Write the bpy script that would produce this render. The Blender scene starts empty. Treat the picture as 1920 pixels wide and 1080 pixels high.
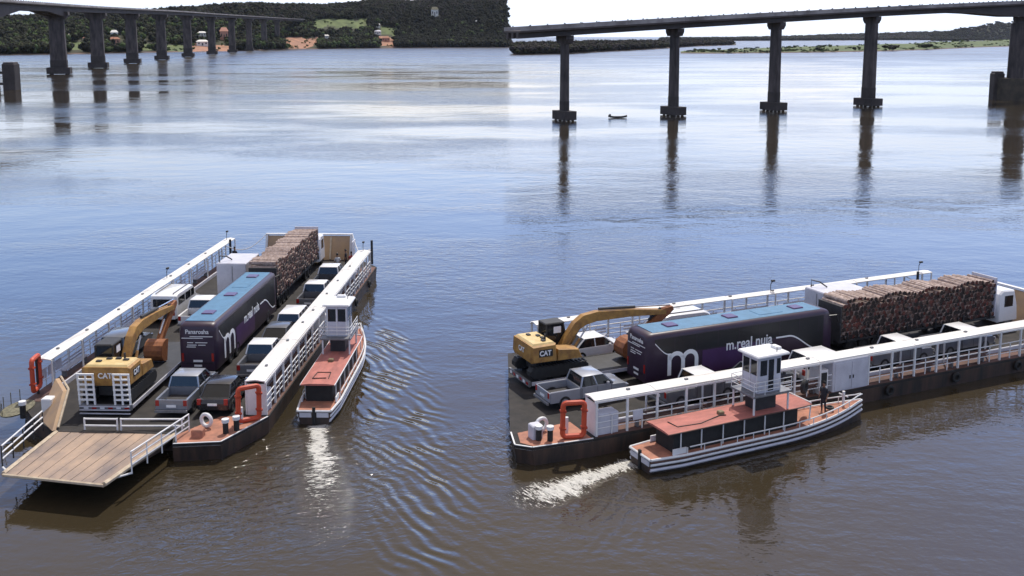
import bpy, bmesh, math, random
from mathutils import Vector, Matrix, noise
R = math.radians
random.seed(7)
SC = bpy.context.scene
COL = SC.collection

# ------------------------------------------------------------------ camera, world, sun, exposure
CAM_H = 21.58
F_PX = 1867.0                       # focal length in pixels of a 1920 wide frame
HZ = 68.0                           # horizon row of the photograph
PITCH = R(8)
cd = bpy.data.cameras.new('camera'); cam = bpy.data.objects.new('camera', cd); COL.objects.link(cam)
cam.location = (0, 0, CAM_H); cam.rotation_euler = (R(90) - PITCH, 0, 0)
cd.sensor_width = 36; cd.sensor_fit = 'HORIZONTAL'; cd.lens = F_PX * 36 / 1920
cd.shift_y = -(540 - (HZ + F_PX * math.tan(PITCH))) / 1920
cd.clip_start = 0.5; cd.clip_end = 40000
SC.camera = cam

SUN_EL, SUN_AZ = R(60), R(17)       # azimuth clockwise from +Y (behind the scene, a little right)
world = bpy.data.worlds.new('World'); SC.world = world; world.use_nodes = True
wn = world.node_tree.nodes; wl = world.node_tree.links
wn.clear()
w_out = wn.new('ShaderNodeOutputWorld'); w_bg = wn.new('ShaderNodeBackground')
sky = wn.new('ShaderNodeTexSky'); sky.sky_type = 'NISHITA'; sky.sun_disc = False
sky.sun_elevation = SUN_EL; sky.sun_rotation = SUN_AZ
sky.air_density = 1.3; sky.dust_density = 1.0; sky.ozone_density = 3.0
tc = wn.new('ShaderNodeTexCoord')
mp = wn.new('ShaderNodeMapping'); mp.inputs['Scale'].default_value = (1.3, 1.3, 3.6)
cn = wn.new('ShaderNodeTexNoise'); cn.inputs['Scale'].default_value = 2.1; cn.inputs['Detail'].default_value = 7; cn.inputs['Roughness'].default_value = .58
cr = wn.new('ShaderNodeValToRGB'); cr.color_ramp.elements[0].position = .40; cr.color_ramp.elements[1].position = .66
# cloud cover thickens towards the horizon, as a cumulus deck does in perspective
sx = wn.new('ShaderNodeSeparateXYZ')
cov = wn.new('ShaderNodeMapRange'); cov.inputs['From Min'].default_value = 0.02; cov.inputs['From Max'].default_value = 0.13
cov.inputs['To Min'].default_value = .24; cov.inputs['To Max'].default_value = -.16
ad = wn.new('ShaderNodeMath'); ad.operation = 'ADD'
cmx = wn.new('ShaderNodeMix'); cmx.data_type = 'RGBA'
cmx.inputs['B'].default_value = (10.6, 11.2, 13.2, 1)       # sunlit cloud, in the units of the sky texture
wl.new(tc.outputs['Generated'], mp.inputs['Vector']); wl.new(mp.outputs[0], cn.inputs['Vector'])
wl.new(tc.outputs['Generated'], sx.inputs[0]); wl.new(sx.outputs['Z'], cov.inputs['Value'])
wl.new(cn.outputs['Fac'], ad.inputs[0]); wl.new(cov.outputs[0], ad.inputs[1]); wl.new(ad.outputs[0], cr.inputs['Fac'])
dt = wn.new('ShaderNodeVectorMath'); dt.operation = 'DOT_PRODUCT'; dt.inputs[1].default_value = (math.sin(SUN_AZ) * math.cos(SUN_EL), math.cos(SUN_AZ) * math.cos(SUN_EL), math.sin(SUN_EL))
fs = wn.new('ShaderNodeMapRange'); fs.inputs['From Min'].default_value = -.5; fs.inputs['From Max'].default_value = .8; fs.inputs['To Min'].default_value = .42; fs.inputs['To Max'].default_value = 1.25
cb_ = wn.new('ShaderNodeVectorMath'); cb_.operation = 'SCALE'; cb_.inputs[0].default_value = (9.4, 10.4, 12.2)
wl.new(tc.outputs['Generated'], dt.inputs[0]); wl.new(dt.outputs['Value'], fs.inputs['Value']); wl.new(fs.outputs[0], cb_.inputs['Scale']); wl.new(cb_.outputs[0], cmx.inputs['B'])
wl.new(cr.outputs['Color'], cmx.inputs['Factor']); hs = wn.new('ShaderNodeHueSaturation'); hs.inputs['Saturation'].default_value = 1.38; hs.inputs['Value'].default_value = 1.92
wl.new(sky.outputs[0], hs.inputs['Color']); tn = wn.new('ShaderNodeVectorMath'); tn.operation = 'MULTIPLY'; tn.inputs[1].default_value = (1.14, .965, 1.15)
wl.new(hs.outputs[0], tn.inputs[0]); wl.new(tn.outputs[0], cmx.inputs['A'])
hi_n = wn.new('ShaderNodeTexNoise'); hi_n.inputs['Scale'].default_value = 1.7; hi_n.inputs['Detail'].default_value = 5
hi_z = wn.new('ShaderNodeMapRange'); hi_z.interpolation_type = 'SMOOTHSTEP'; hi_z.inputs['From Min'].default_value = .20; hi_z.inputs['From Max'].default_value = .55
hi_m = wn.new('ShaderNodeMapRange'); hi_m.inputs['From Min'].default_value = .30; hi_m.inputs['From Max'].default_value = .55; hi_m.inputs['To Min'].default_value = .45; hi_m.inputs['To Max'].default_value = 1
hi_f = wn.new('ShaderNodeMath'); hi_f.operation = 'MULTIPLY'
hx = wn.new('ShaderNodeMix'); hx.data_type = 'RGBA'; hx.inputs['B'].default_value = (5.6, 4.95, 4.5, 1)      # thin grey sheet of high cloud
wl.new(mp.outputs[0], hi_n.inputs['Vector']); wl.new(hi_n.outputs['Fac'], hi_m.inputs['Value']); wl.new(sx.outputs['Z'], hi_z.inputs['Value'])
wl.new(hi_z.outputs[0], hi_f.inputs[0]); wl.new(hi_m.outputs[0], hi_f.inputs[1]); wl.new(hi_f.outputs[0], hx.inputs['Factor'])
wl.new(cmx.outputs['Result'], hx.inputs['A'])
wl.new(hx.outputs['Result'], w_bg.inputs['Color']); w_bg.inputs['Strength'].default_value = 0.15
wl.new(w_bg.outputs[0], w_out.inputs[0])

sd = bpy.data.lights.new('sun', 'SUN'); sun = bpy.data.objects.new('sun', sd); COL.objects.link(sun)
sd.energy = 5.0; sd.angle = R(0.6); sd.color = (1, .95, .87)
sdir = Vector((math.sin(SUN_AZ) * math.cos(SUN_EL), math.cos(SUN_AZ) * math.cos(SUN_EL), math.sin(SUN_EL)))
sun.rotation_euler = sdir.to_track_quat('Z', 'Y').to_euler(); sun.location = (0, 0, 80)

SC.view_settings.view_transform = 'Standard'; SC.view_settings.look = 'None'
SC.view_settings.gamma = 1; SC.view_settings.use_curve_mapping = False
SC.view_settings.exposure = -0.42
SC.cycles.max_bounces = 6; SC.cycles.caustics_reflective = False; SC.cycles.caustics_refractive = False

# ------------------------------------------------------------------ helpers: materials
MATS = {}
def mat(name, col, rough=.6, metal=0., var=.12, scale=3., bump=0., bscale=20., col2=None, spec=.5, coat=0., streak=None):
    if name in MATS: return MATS[name]
    m = bpy.data.materials.new(name); m.use_nodes = True
    nt = m.node_tree; n = nt.nodes; l = nt.links
    b = n['Principled BSDF']
    b.inputs['Roughness'].default_value = rough; b.inputs['Metallic'].default_value = metal
    b.inputs['Specular IOR Level'].default_value = spec
    b.inputs['Coat Weight'].default_value = coat
    t = n.new('ShaderNodeTexCoord'); no = n.new('ShaderNodeTexNoise')
    no.inputs['Scale'].default_value = scale; no.inputs['Detail'].default_value = 6; no.inputs['Roughness'].default_value = .65
    if streak:
        mpn = n.new('ShaderNodeMapping'); mpn.inputs['Scale'].default_value = streak
        l.new(t.outputs['Object'], mpn.inputs[0]); l.new(mpn.outputs[0], no.inputs['Vector'])
    else:
        l.new(t.outputs['Object'], no.inputs['Vector'])
    r = n.new('ShaderNodeValToRGB')
    lo = tuple(c * (1 - var) for c in col) if col2 is None else col2
    hi = tuple(min(1, c * (1 + var)) for c in col) if col2 is None else col
    r.color_ramp.elements[0].position = .34; r.color_ramp.elements[1].position = .66
    r.color_ramp.elements[0].color = (*lo, 1); r.color_ramp.elements[1].color = (*hi, 1)
    l.new(no.outputs['Fac'], r.inputs['Fac']); l.new(r.outputs['Color'], b.inputs['Base Color'])
    if bump:
        nb = n.new('ShaderNodeTexNoise'); nb.inputs['Scale'].default_value = bscale; nb.inputs['Detail'].default_value = 4
        l.new(t.outputs['Object'], nb.inputs['Vector'])
        bp = n.new('ShaderNodeBump'); bp.inputs['Strength'].default_value = bump; bp.inputs['Distance'].default_value = .02
        l.new(nb.outputs['Fac'], bp.inputs['Height']); l.new(bp.outputs[0], b.inputs['Normal'])
    MATS[name] = m
    return m

WHITE = mat('white_paint', (.80, .80, .80), .5, var=.0, scale=1.2, col2=(.66, .66, .67), bump=.1)
AWN = mat('awning_white', (.84, .84, .83), .55, scale=.7, col2=(.60, .57, .53), bump=.2, bscale=5, streak=(.5, 3, 1))
GREYW = mat('chalky_white', (.62, .62, .68), .5, scale=1.5, col2=(.50, .50, .56))
BLACK = mat('black_rubber', (.018, .018, .018), .75, var=.3)
HULLB = mat('hull_black', (.016, .015, .015), .6, scale=1.1, col2=(.085, .050, .036), streak=(1.3, 1.3, .2), bump=.3, bscale=4)
DECKR = mat('deck_oxide', (.16, .075, .055), .8, scale=.7, col2=(.07, .045, .04), bump=.3)
DECKG = mat('deck_steel', (.04, .034, .031), .85, scale=.9, col2=(.012, .011, .011), bump=.3)
PLATF = mat('platform_oxide', (.50, .21, .13), .8, scale=1.5, col2=(.28, .13, .09))
WOOD = mat('ramp_plank', (.44, .315, .225), .85, scale=.75, col2=(.19, .155, .145), bump=.4, streak=(.4, .9, 1))
WOODE = mat('ramp_pale', (.62, .52, .38), .75, scale=3, col2=(.42, .33, .24))
TAN = mat('tan_panel', (.50, .33, .18), .7, scale=1.1, col2=(.38, .26, .17))
ORANGE = mat('float_orange', (.62, .085, .03), .55, scale=2, col2=(.48, .06, .025))
TUGROOF = mat('tug_red', (.50, .17, .135), .75, scale=1.3, col2=(.30, .105, .085), bump=.3, bscale=8, streak=(.5, 1.4, 1))
YEL = mat('machine_yellow', (.46, .25, .06), .6, scale=2.6, col2=(.24, .12, .04), bump=.2)
YELT = mat('machine_sunlit', (.72, .55, .26), .55, scale=2, col2=(.58, .42, .18))  # paler copy of the yellow, sunlight on the hood put into the colour
RUST = mat('bucket_rust', (.36, .13, .04), .7, scale=4, col2=(.20, .07, .03))
DARK = mat('dark_steel', (.03, .03, .032), .6, var=.3)
GREYS = mat('grey_steel', (.20, .20, .21), .5, metal=.3, var=.25)
CHROME = mat('bright_metal', (.6, .6, .62), .25, metal=.9, var=.1)
GLASS = mat('dark_glass', (.012, .014, .017), .06, var=.2, spec=.6)
GLASSB = mat('tinted_glass', (.03, .04, .055), .08, var=.2, spec=.7)
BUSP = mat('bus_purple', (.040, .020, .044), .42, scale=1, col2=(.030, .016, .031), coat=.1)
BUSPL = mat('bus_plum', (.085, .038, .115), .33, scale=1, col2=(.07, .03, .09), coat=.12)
BUSK = mat('bus_black', (.010, .010, .012), .4, var=.2, coat=.05)
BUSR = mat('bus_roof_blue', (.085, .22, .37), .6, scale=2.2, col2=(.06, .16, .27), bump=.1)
LETTER = mat('letter_white', (.82, .82, .82), .55, var=.03)
RED = mat('red_lens', (.35, .02, .015), .25, var=.2)
SKIN = mat('skin', (.30, .16, .10), .6, var=.1)
HAIR = mat('hair', (.012, .010, .009), .6, var=.3)
SHIRTD = mat('shirt_dark', (.025, .028, .04), .85, var=.3)
SHIRTR = mat('shirt_red', (.35, .05, .05), .85, var=.2)
SHIRTW = mat('shirt_pale', (.55, .55, .56), .85, var=.1)
TROUS = mat('trouser_navy', (.022, .025, .04), .85, var=.3)
BARK = mat('log_bark', (.56, .45, .40), .85, scale=5, col2=(.22, .15, .12), bump=.6, bscale=14)
LOGEND = mat('log_end', (.17, .045, .030), .85, scale=1.2, col2=(.04, .018, .015))
LOGENDP = mat('log_end_pale', (.15, .085, .06), .85, scale=3, col2=(.06, .03, .025))
LOGENDD = mat('log_end_dark', (.035, .022, .018), .9, scale=3, col2=(.018, .013, .012))
CONC = mat('bridge_concrete', (.135, .112, .108), .85, scale=.45, col2=(.04, .034, .034), bump=.4, bscale=2, streak=(1, 1, .25))
CONCD = mat('dark_concrete', (.075, .062, .058), .85, scale=.3, col2=(.04, .034, .032), bump=.4, bscale=2)
CONCB = mat('footing_brown', (.10, .082, .06), .85, scale=.4, col2=(.05, .042, .034))
DECKC = mat('deck_concrete', (.09, .075, .072), .85, scale=.12, col2=(.055, .045, .043), bump=.3, bscale=1)
PARA = mat('parapet_concrete', (.44, .41, .40), .85, scale=.12, col2=(.16, .14, .135))
PWHITE = mat('car_white', (.80, .80, .81), .3, var=.03, coat=.5)
PSILV = mat('car_silver', (.36, .38, .43), .3, metal=.35, var=.05, coat=.5)
PDARK = mat('car_dark', (.02, .021, .026), .25, var=.2, coat=.6)
PGREY = mat('car_grey', (.09, .10, .12), .3, var=.15, coat=.5)
LINER = mat('bed_liner', (.045, .042, .045), .8, var=.3)
OLIVE = mat('net_olive', (.24, .225, .15), .9, scale=9, col2=(.07, .065, .045))
TERR = mat('terracotta', (.36, .15, .085), .8, scale=1.5, col2=(.24, .10, .06))
SALM = mat('salmon_wall', (.55, .27, .19), .8, var=.1)
WALLW = mat('house_white', (.75, .73, .68), .8, var=.08)
SOIL = mat('red_soil', (.46, .235, .145), .9, scale=.09, col2=(.24, .13, .09), bump=.6, bscale=.4)
GRASS = mat('grass_green', (.14, .18, .06), .9, scale=.06, col2=(.06, .085, .03), bump=.6, bscale=.5)
SCRUB = mat('scrub_ground', (.055, .06, .03), .95, scale=.03, col2=(.035, .036, .022))
BANK = mat('bank_mud', (.17, .095, .065), .9, scale=.05, col2=(.07, .05, .04))
def leafmat(name, a, b):
    return mat(name, a, .9, scale=.05, col2=b, spec=.15)
LEAFD = leafmat('foliage_dark', (.016, .018, .010), (.006, .007, .005))
LEAFM = leafmat('foliage_mid', (.038, .042, .020), (.012, .014, .009))
LEAFP = leafmat('foliage_plum', (.042, .036, .034), (.018, .015, .015))
LEAFG = leafmat('foliage_green', (.075, .11, .035), (.04, .06, .022))
TRUNK = mat('trunk', (.10, .075, .055), .9, var=.2)

# ------------------------------------------------------------------ helpers: mesh building
class MB:
    def __init__(s): s.v = []; s.f = []; s.m = []
    def add(s, vs, fs, mi=0):
        o = len(s.v); s.v += [tuple(p) for p in vs]
        s.f += [tuple(i + o for i in f) for f in fs]; s.m += [mi] * len(fs)
        return s
    def hexa(s, p, mi=0):       # p: 4 bottom ccw, 4 top ccw
        return s.add(p, [(3, 2, 1, 0), (4, 5, 6, 7), (0, 1, 5, 4), (1, 2, 6, 5), (2, 3, 7, 6), (3, 0, 4, 7)], mi)
    def box(s, x0, x1, y0, y1, z0, z1, mi=0):
        return s.hexa([(x0, y0, z0), (x1, y0, z0), (x1, y1, z0), (x0, y1, z0), (x0, y0, z1), (x1, y0, z1), (x1, y1, z1), (x0, y1, z1)], mi)
    def bbox(s, x0, x1, y0, y1, z0, z1, b=.04, mi=0):     # box with chamfered upright and top edges
        x0, x1 = sorted((x0, x1)); y0, y1 = sorted((y0, y1))
        def ring(i, z):
            return [(x0 + i + b, y0 + i, z), (x1 - i - b, y0 + i, z), (x1 - i, y0 + i + b, z), (x1 - i, y1 - i - b, z),
                    (x1 - i - b, y1 - i, z), (x0 + i + b, y1 - i, z), (x0 + i, y1 - i - b, z), (x0 + i, y0 + i + b, z)]
        return s.loft([ring(0, z0), ring(0, z1 - b), ring(b * .9, z1)], mi=mi)
    def prism(s, poly, z0, z1, mi=0, taper=1., c=(0, 0)):
        n = len(poly)
        a = [(c[0] + (x - c[0]) * taper, c[1] + (y - c[1]) * taper, z0) for x, y in poly]; b = [(x, y, z1) for x, y in poly]
        return s.add(a + b, [tuple(reversed(range(n))), tuple(range(n, 2 * n))] + [(i, (i + 1) % n, n + (i + 1) % n, n + i) for i in range(n)], mi)
    def loft(s, rings, caps=True, mi=0, closed=True):
        n = len(rings[0]); vs = [p for r in rings for p in r]; fs = []
        for k in range(len(rings) - 1):
            for i in range(n if closed else n - 1):
                j = (i + 1) % n
                fs.append((k * n + i, k * n + j, (k + 1) * n + j, (k + 1) * n + i))
        if caps:
            fs.append(tuple(reversed(range(n)))); o = (len(rings) - 1) * n; fs.append(tuple(range(o, o + n)))
        return s.add(vs, fs, mi)
    def tube(s, a, b, r, n=6, r2=None, mi=0):
        a = Vector(a); b = Vector(b); d = (b - a)
        if d.length < 1e-6: return s
        q = d.to_track_quat('Z', 'Y'); r2 = r if r2 is None else r2
        ring = lambda c, rr: [c + q @ Vector((rr * math.cos(2 * math.pi * i / n + .39), rr * math.sin(2 * math.pi * i / n + .39), 0)) for i in range(n)]
        return s.loft([ring(a, r), ring(b, r2)], mi=mi)
    def path(s, pts, r, n=6, mi=0):
        pts = [Vector(p) for p in pts]; rings = []
        for i, p in enumerate(pts):
            d = (pts[min(i + 1, len(pts) - 1)] - pts[max(i - 1, 0)]).normalized(); q = d.to_track_quat('Z', 'Y')
            rr = r[i] if isinstance(r, (list, tuple)) else r
            rings.append([p + q @ Vector((rr * math.cos(2 * math.pi * k / n), rr * math.sin(2 * math.pi * k / n), 0)) for k in range(n)])
        return s.loft(rings, mi=mi)
    def slab(s, prof, y0, y1, b=.05, mi=0):   # side profile (x,z) extruded along y, bevelled at both cheeks
        cx = sum(p[0] for p in prof) / len(prof); cz = sum(p[1] for p in prof) / len(prof)
        def ins(p):
            dx, dz = p[0] - cx, p[1] - cz; L = math.hypot(dx, dz) or 1
            k = max(0, 1 - b / L); return (cx + dx * k, cz + dz * k)
        ring = lambda y, g: [(q[0], y, q[1]) for q in ((ins(p) if g else p) for p in prof)]
        return s.loft([ring(y0, 1), ring(y0 + b, 0), ring(y1 - b, 0), ring(y1, 1)], mi=mi)
    def torus(s, c, R_, r, axis='y', n=20, k=8, a0=0, a1=2 * math.pi):
        rings = []; full = abs(a1 - a0 - 2 * math.pi) < 1e-6
        for i in range(n if full else n + 1):
            t = a0 + (a1 - a0) * i / n; ring = []
            for j in range(k):
                p = 2 * math.pi * j / k; rr = R_ + r * math.cos(p); h = r * math.sin(p)
                x, z = rr * math.cos(t), rr * math.sin(t)
                ring.append((c[0] + x, c[1] + h, c[2] + z) if axis == 'y' else ((c[0] + h, c[1] + x, c[2] + z) if axis == 'x' else (c[0] + x, c[1] + z, c[2] + h)))
            rings.append(ring)
        if full: rings.append(rings[0])
        return s.loft(rings, caps=not full)
    def build(s, name, mats, parent=None, smooth=False, loc=None, kind=None, label=None):
        me = bpy.data.meshes.new(name); me.from_pydata(s.v, [], s.f)
        ms = mats if isinstance(mats, (list, tuple)) else [mats]
        for m in ms: me.materials.append(m)
        if len(ms) > 1: me.polygons.foreach_set('material_index', s.m)
        bm = bmesh.new(); bm.from_mesh(me); bmesh.ops.recalc_face_normals(bm, faces=bm.faces); bm.to_mesh(me); bm.free()
        if smooth:
            me.polygons.foreach_set('use_smooth', [True] * len(me.polygons))
            me.set_sharp_from_angle(angle=R(38))
        o = bpy.data.objects.new(name, me); COL.objects.link(o)
        if parent: o.parent = parent
        if loc: o.location = loc
        if kind: o['kind'] = kind
        if label: o['label'] = label
        return o
def tag(o, label, cat, group=None):
    o['label'] = label; o['category'] = cat
    if group: o['group'] = group
    return o
def thing(name, label, cat, loc=(0, 0, 0), rz=0, group=None):
    o = bpy.data.objects.new(name, None); COL.objects.link(o); o.empty_display_size = .5
    o.location = loc; o.rotation_euler = (0, 0, rz)
    return tag(o, label, cat, group)
def dup(root, loc, rz, label, group=None, keep=None):
    def cp(o, par):
        c = o.copy(); COL.objects.link(c); c.parent = par
        for ch in list(o.children):
            if keep is None or keep(ch): cp(ch, c)
        return c
    kids = list(root.children)
    r = root.copy(); COL.objects.link(r)
    for ch in kids:
        if keep is None or keep(ch): cp(ch, r)
    r.location = loc; r.rotation_euler = (0, 0, rz); r['label'] = label
    if group: r['group'] = group
    return r
def text(body, size, m, parent, M, name='lettering', extrude=.008, bold=0., sx=1., align='LEFT'):
    cu = bpy.data.curves.new('t', 'FONT'); cu.body = body; cu.size = size; cu.extrude = extrude; cu.offset = bold; cu.align_x = align; cu.resolution_u = 3
    o = bpy.data.objects.new('t', cu); COL.objects.link(o)
    me = bpy.data.meshes.new_from_object(o.evaluated_get(bpy.context.evaluated_depsgraph_get()))
    bpy.data.objects.remove(o); bpy.data.curves.remove(cu)
    me.transform(M @ Matrix.Diagonal((sx, 1, 1, 1))); me.materials.clear(); me.materials.append(m); me.name = name
    o = bpy.data.objects.new(name, me); COL.objects.link(o); o.parent = parent
    return o
def frame(X, Y, org):
    X = Vector(X); Y = Vector(Y); Z = X.cross(Y)
    M = Matrix((X, Y, Z)).transposed().to_4x4(); M.translation = Vector(org); return M
def px(x, y, z=0.):      # a point at height z seen at photograph pixel (x, y): used once to survey the place
    c, s = math.cos(PITCH), math.sin(PITCH); ppy = HZ + F_PX * math.tan(PITCH)
    a = (x - 960) / F_PX; b = (ppy - y) / F_PX; d = (z - CAM_H) / (-s + b * c)
    return Vector((a * d, d * c + b * d * s, z))

# the two ferries: position of the ferry frame (u forward, v to port, z up from the water)
POSE = {'L': (-19.302, 58.445, 1.540), 'R': (7.30, 57.25, .430)}
DZ = 1.0                                     # deck height above the water
def W(side, u, v, z=0.):
    x, y, a = POSE[side]; c, s = math.cos(a), math.sin(a)
    return (x + u * c - v * s, y + u * s + v * c, z)
def yaw(side): return POSE[side][2]
WHO = {'L': 'left-hand', 'R': 'right-hand'}

# ------------------------------------------------------------------ water
class NX:
    def __init__(s, nt): s.nt = nt
    def m(s, op, a, b=None, c=None):
        n = s.nt.nodes.new('ShaderNodeMath'); n.operation = op
        for i, x in enumerate((a, b, c)):
            if x is None: continue
            if isinstance(x, (int, float)): n.inputs[i].default_value = x
            else: s.nt.links.new(x, n.inputs[i])
        return n.outputs[0]
    def sm(s, x, a, b):      # smoothstep 0..1 from a to b
        n = s.nt.nodes.new('ShaderNodeMapRange'); n.interpolation_type = 'SMOOTHSTEP'
        s.nt.links.new(x, n.inputs['Value'])
        if a < b: n.inputs['From Min'].default_value = a; n.inputs['From Max'].default_value = b
        else:
            n.inputs['From Min'].default_value = b; n.inputs['From Max'].default_value = a
            n.inputs['To Min'].default_value = 1; n.inputs['To Max'].default_value = 0
        return n.outputs[0]
    def noise(s, vec, scale, detail=3, rough=.5, stretch=None, rot=0, dist=0.):
        mpn = s.nt.nodes.new('ShaderNodeMapping'); mpn.inputs['Scale'].default_value = stretch or (1, 1, 1); mpn.inputs['Rotation'].default_value = (0, 0, rot)
        n = s.nt.nodes.new('ShaderNodeTexNoise'); n.inputs['Scale'].default_value = scale; n.inputs['Detail'].default_value = detail; n.inputs['Roughness'].default_value = rough
        n.inputs['Distortion'].default_value = dist
        s.nt.links.new(vec, mpn.inputs[0]); s.nt.links.new(mpn.outputs[0], n.inputs['Vector'])
        return n.outputs['Fac']
    def local(s, vec, org, ang):
        mpn = s.nt.nodes.new('ShaderNodeMapping'); mpn.vector_type = 'TEXTURE'
        mpn.inputs['Location'].default_value = org; mpn.inputs['Rotation'].default_value = (0, 0, ang)
        s.nt.links.new(vec, mpn.inputs[0])
        sp = s.nt.nodes.new('ShaderNodeSeparateXYZ'); s.nt.links.new(mpn.outputs[0], sp.inputs[0])
        return mpn.outputs[0], sp.outputs['X'], sp.outputs['Y']
def water_material():
    m = bpy.data.materials.new('river_water'); m.use_nodes = True; nt = m.node_tree; n = nt.nodes; l = nt.links
    b = n['Principled BSDF']; X = NX(nt)
    t = n.new('ShaderNodeTexCoord'); P = t.outputs['Object']
    patch = X.noise(P, .019, 5, .62, (.45, 1, 1))
    gust = X.sm(patch, .40, .62)
    # fine ripples and a slow swell
    h1 = X.noise(P, .9, 3, .55, (1, 1.5, 1), .25)
    h2 = X.noise(P, .16, 2, .5, (1, 1.4, 1), -.4)
    h3 = X.noise(P, 3.0, 2, .5)
    sp0 = n.new('ShaderNodeSeparateXYZ'); l.new(P, sp0.inputs[0])
    open_ = X.m('MULTIPLY_ADD', X.sm(sp0.outputs['Y'], 110, 260), .035, .050)     # the open reach takes more wind than the lee of the boats
    amp = X.m('MULTIPLY_ADD', gust, open_, .012)
    H = X.m('ADD', X.m('MULTIPLY', h1, amp), X.m('MULTIPLY', h2, .055))
    H = X.m('ADD', H, X.m('MULTIPLY', h3, X.m('MULTIPLY', amp, .14)))
    sep = n.new('ShaderNodeSeparateXYZ'); l.new(P, sep.inputs[0])
    far = X.sm(sep.outputs['Y'], 380, 1200)                  # open, wind-ruffled reach of the river
    h4 = X.noise(P, .07, 2, .5, (.7, 1.3, 1))
    H = X.m('ADD', H, X.m('MULTIPLY', X.m('MULTIPLY', h4, far), 1.5))
    foam = None
    for side, org, head, flen in (('L', px(594, 797), 1.80, 16.5), ('R', px(1186, 866), .66, 8.6)):
        vec, a, c = X.local(P, (org.x, org.y, 0), head)
        back = X.m('MULTIPLY', a, -1.)                        # metres behind the propeller
        wig = X.m('MULTIPLY_ADD', X.noise(vec, .5, 2), 1.2, -.6)
        cc = X.m('ABSOLUTE', X.m('ADD', c, wig))
        wid = X.m('MULTIPLY_ADD', back, .07 if side == 'L' else .11, .55)
        core = X.m('MULTIPLY', X.sm(X.m('DIVIDE', cc, wid), 1.5, .2), X.m('MULTIPLY', X.sm(back, -.3, .2), X.sm(back, flen, 1. if side == 'L' else 5.)))
        lace = X.noise(vec, 1.6, 7, .76, (2.4, .7, 1), 0, 2.2)
        f = X.m('MULTIPLY', X.sm(X.m('MULTIPLY_ADD', core, .30 if side == 'L' else .30, lace), .67 if side == 'L' else .66, .77), X.sm(core, .02, .25))
        foam = f if foam is None else X.m('MAXIMUM', foam, f)
        H = X.m('ADD', H, X.m('MULTIPLY', core, X.m('MULTIPLY', lace, .20)))
        # diverging wake waves on the open side, and washed-up chop behind the hull
        starb = X.m('MULTIPLY', c, -1.)
        band = X.m('MULTIPLY', X.sm(starb, 1.3, 2.8), X.sm(starb, 8.2, 5.2))
        band = X.m('MULTIPLY', band, X.m('MULTIPLY', X.sm(back, -24 if side == 'L' else -9, -14 if side == 'L' else 1), X.sm(back, 24 if side == 'L' else 10, 10 if side == 'L' else 5)))
        ph = X.m('ADD', X.m('MULTIPLY', a, .42), X.m('MULTIPLY', starb, .90))
        ph = X.m('ADD', ph, X.m('MULTIPLY', X.noise(vec, .16, 2), 3.4))
        wav = X.m('SINE', X.m('MULTIPLY', ph, 9.0))
        brk = X.sm(X.noise(vec, .42, 3, .6, (.6, 1.4, 1)), .34, .62)
        H = X.m('ADD', H, X.m('MULTIPLY', X.m('MULTIPLY', wav, brk), X.m('MULTIPLY', band, .032 if side == 'L' else .014)))
        chop = X.m('MULTIPLY', X.sm(X.m('ABSOLUTE', X.m('ADD', c, -3.0)), 8.5, 3.), X.m('MULTIPLY', X.sm(back, -3, 2), X.sm(back, 19 if side == 'L' else 9, 7 if side == 'L' else 4)))
        chn = X.noise(vec, 1.5, 3, .6, (1.5, .8, 1), .5, .6)
        H = X.m('ADD', H, X.m('MULTIPLY', X.m('MULTIPLY', chn, chop), .13 if side == 'L' else .06))
    bp = n.new('ShaderNodeBump'); bp.inputs['Strength'].default_value = 1; bp.inputs['Distance'].default_value = 1
    l.new(H, bp.inputs['Height']); l.new(bp.outputs[0], b.inputs['Normal'])
    silt = X.noise(P, .02, 4, .6)
    r = n.new('ShaderNodeValToRGB'); r.color_ramp.elements[0].position = .35; r.color_ramp.elements[1].position = .65
    r.color_ramp.elements[0].color = (.036, .028, .016, 1); r.color_ramp.elements[1].color = (.048, .037, .022, 1)
    l.new(silt, r.inputs['Fac'])
    mx = n.new('ShaderNodeMix'); mx.data_type = 'RGBA'; mx.inputs['B'].default_value = (.78, .76, .70, 1)
    l.new(foam, mx.inputs['Factor']); l.new(r.outputs[0], mx.inputs['A']); l.new(mx.outputs['Result'], b.inputs['Base Color'])
    rg = X.m('MULTIPLY_ADD', foam, .6, X.m('ADD', X.m('MULTIPLY', far, .22), X.m('MULTIPLY_ADD', gust, .09, .03))); l.new(rg, b.inputs['Roughness'])
    b.inputs['IOR'].default_value = 1.62
    return m
w = MB(); w.add([(-14000, -3000, 0), (14000, -3000, 0), (14000, 25000, 0), (-14000, 25000, 0)], [(0, 1, 2, 3)])
river = w.build('river', water_material()); river['kind'] = 'structure'

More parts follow.
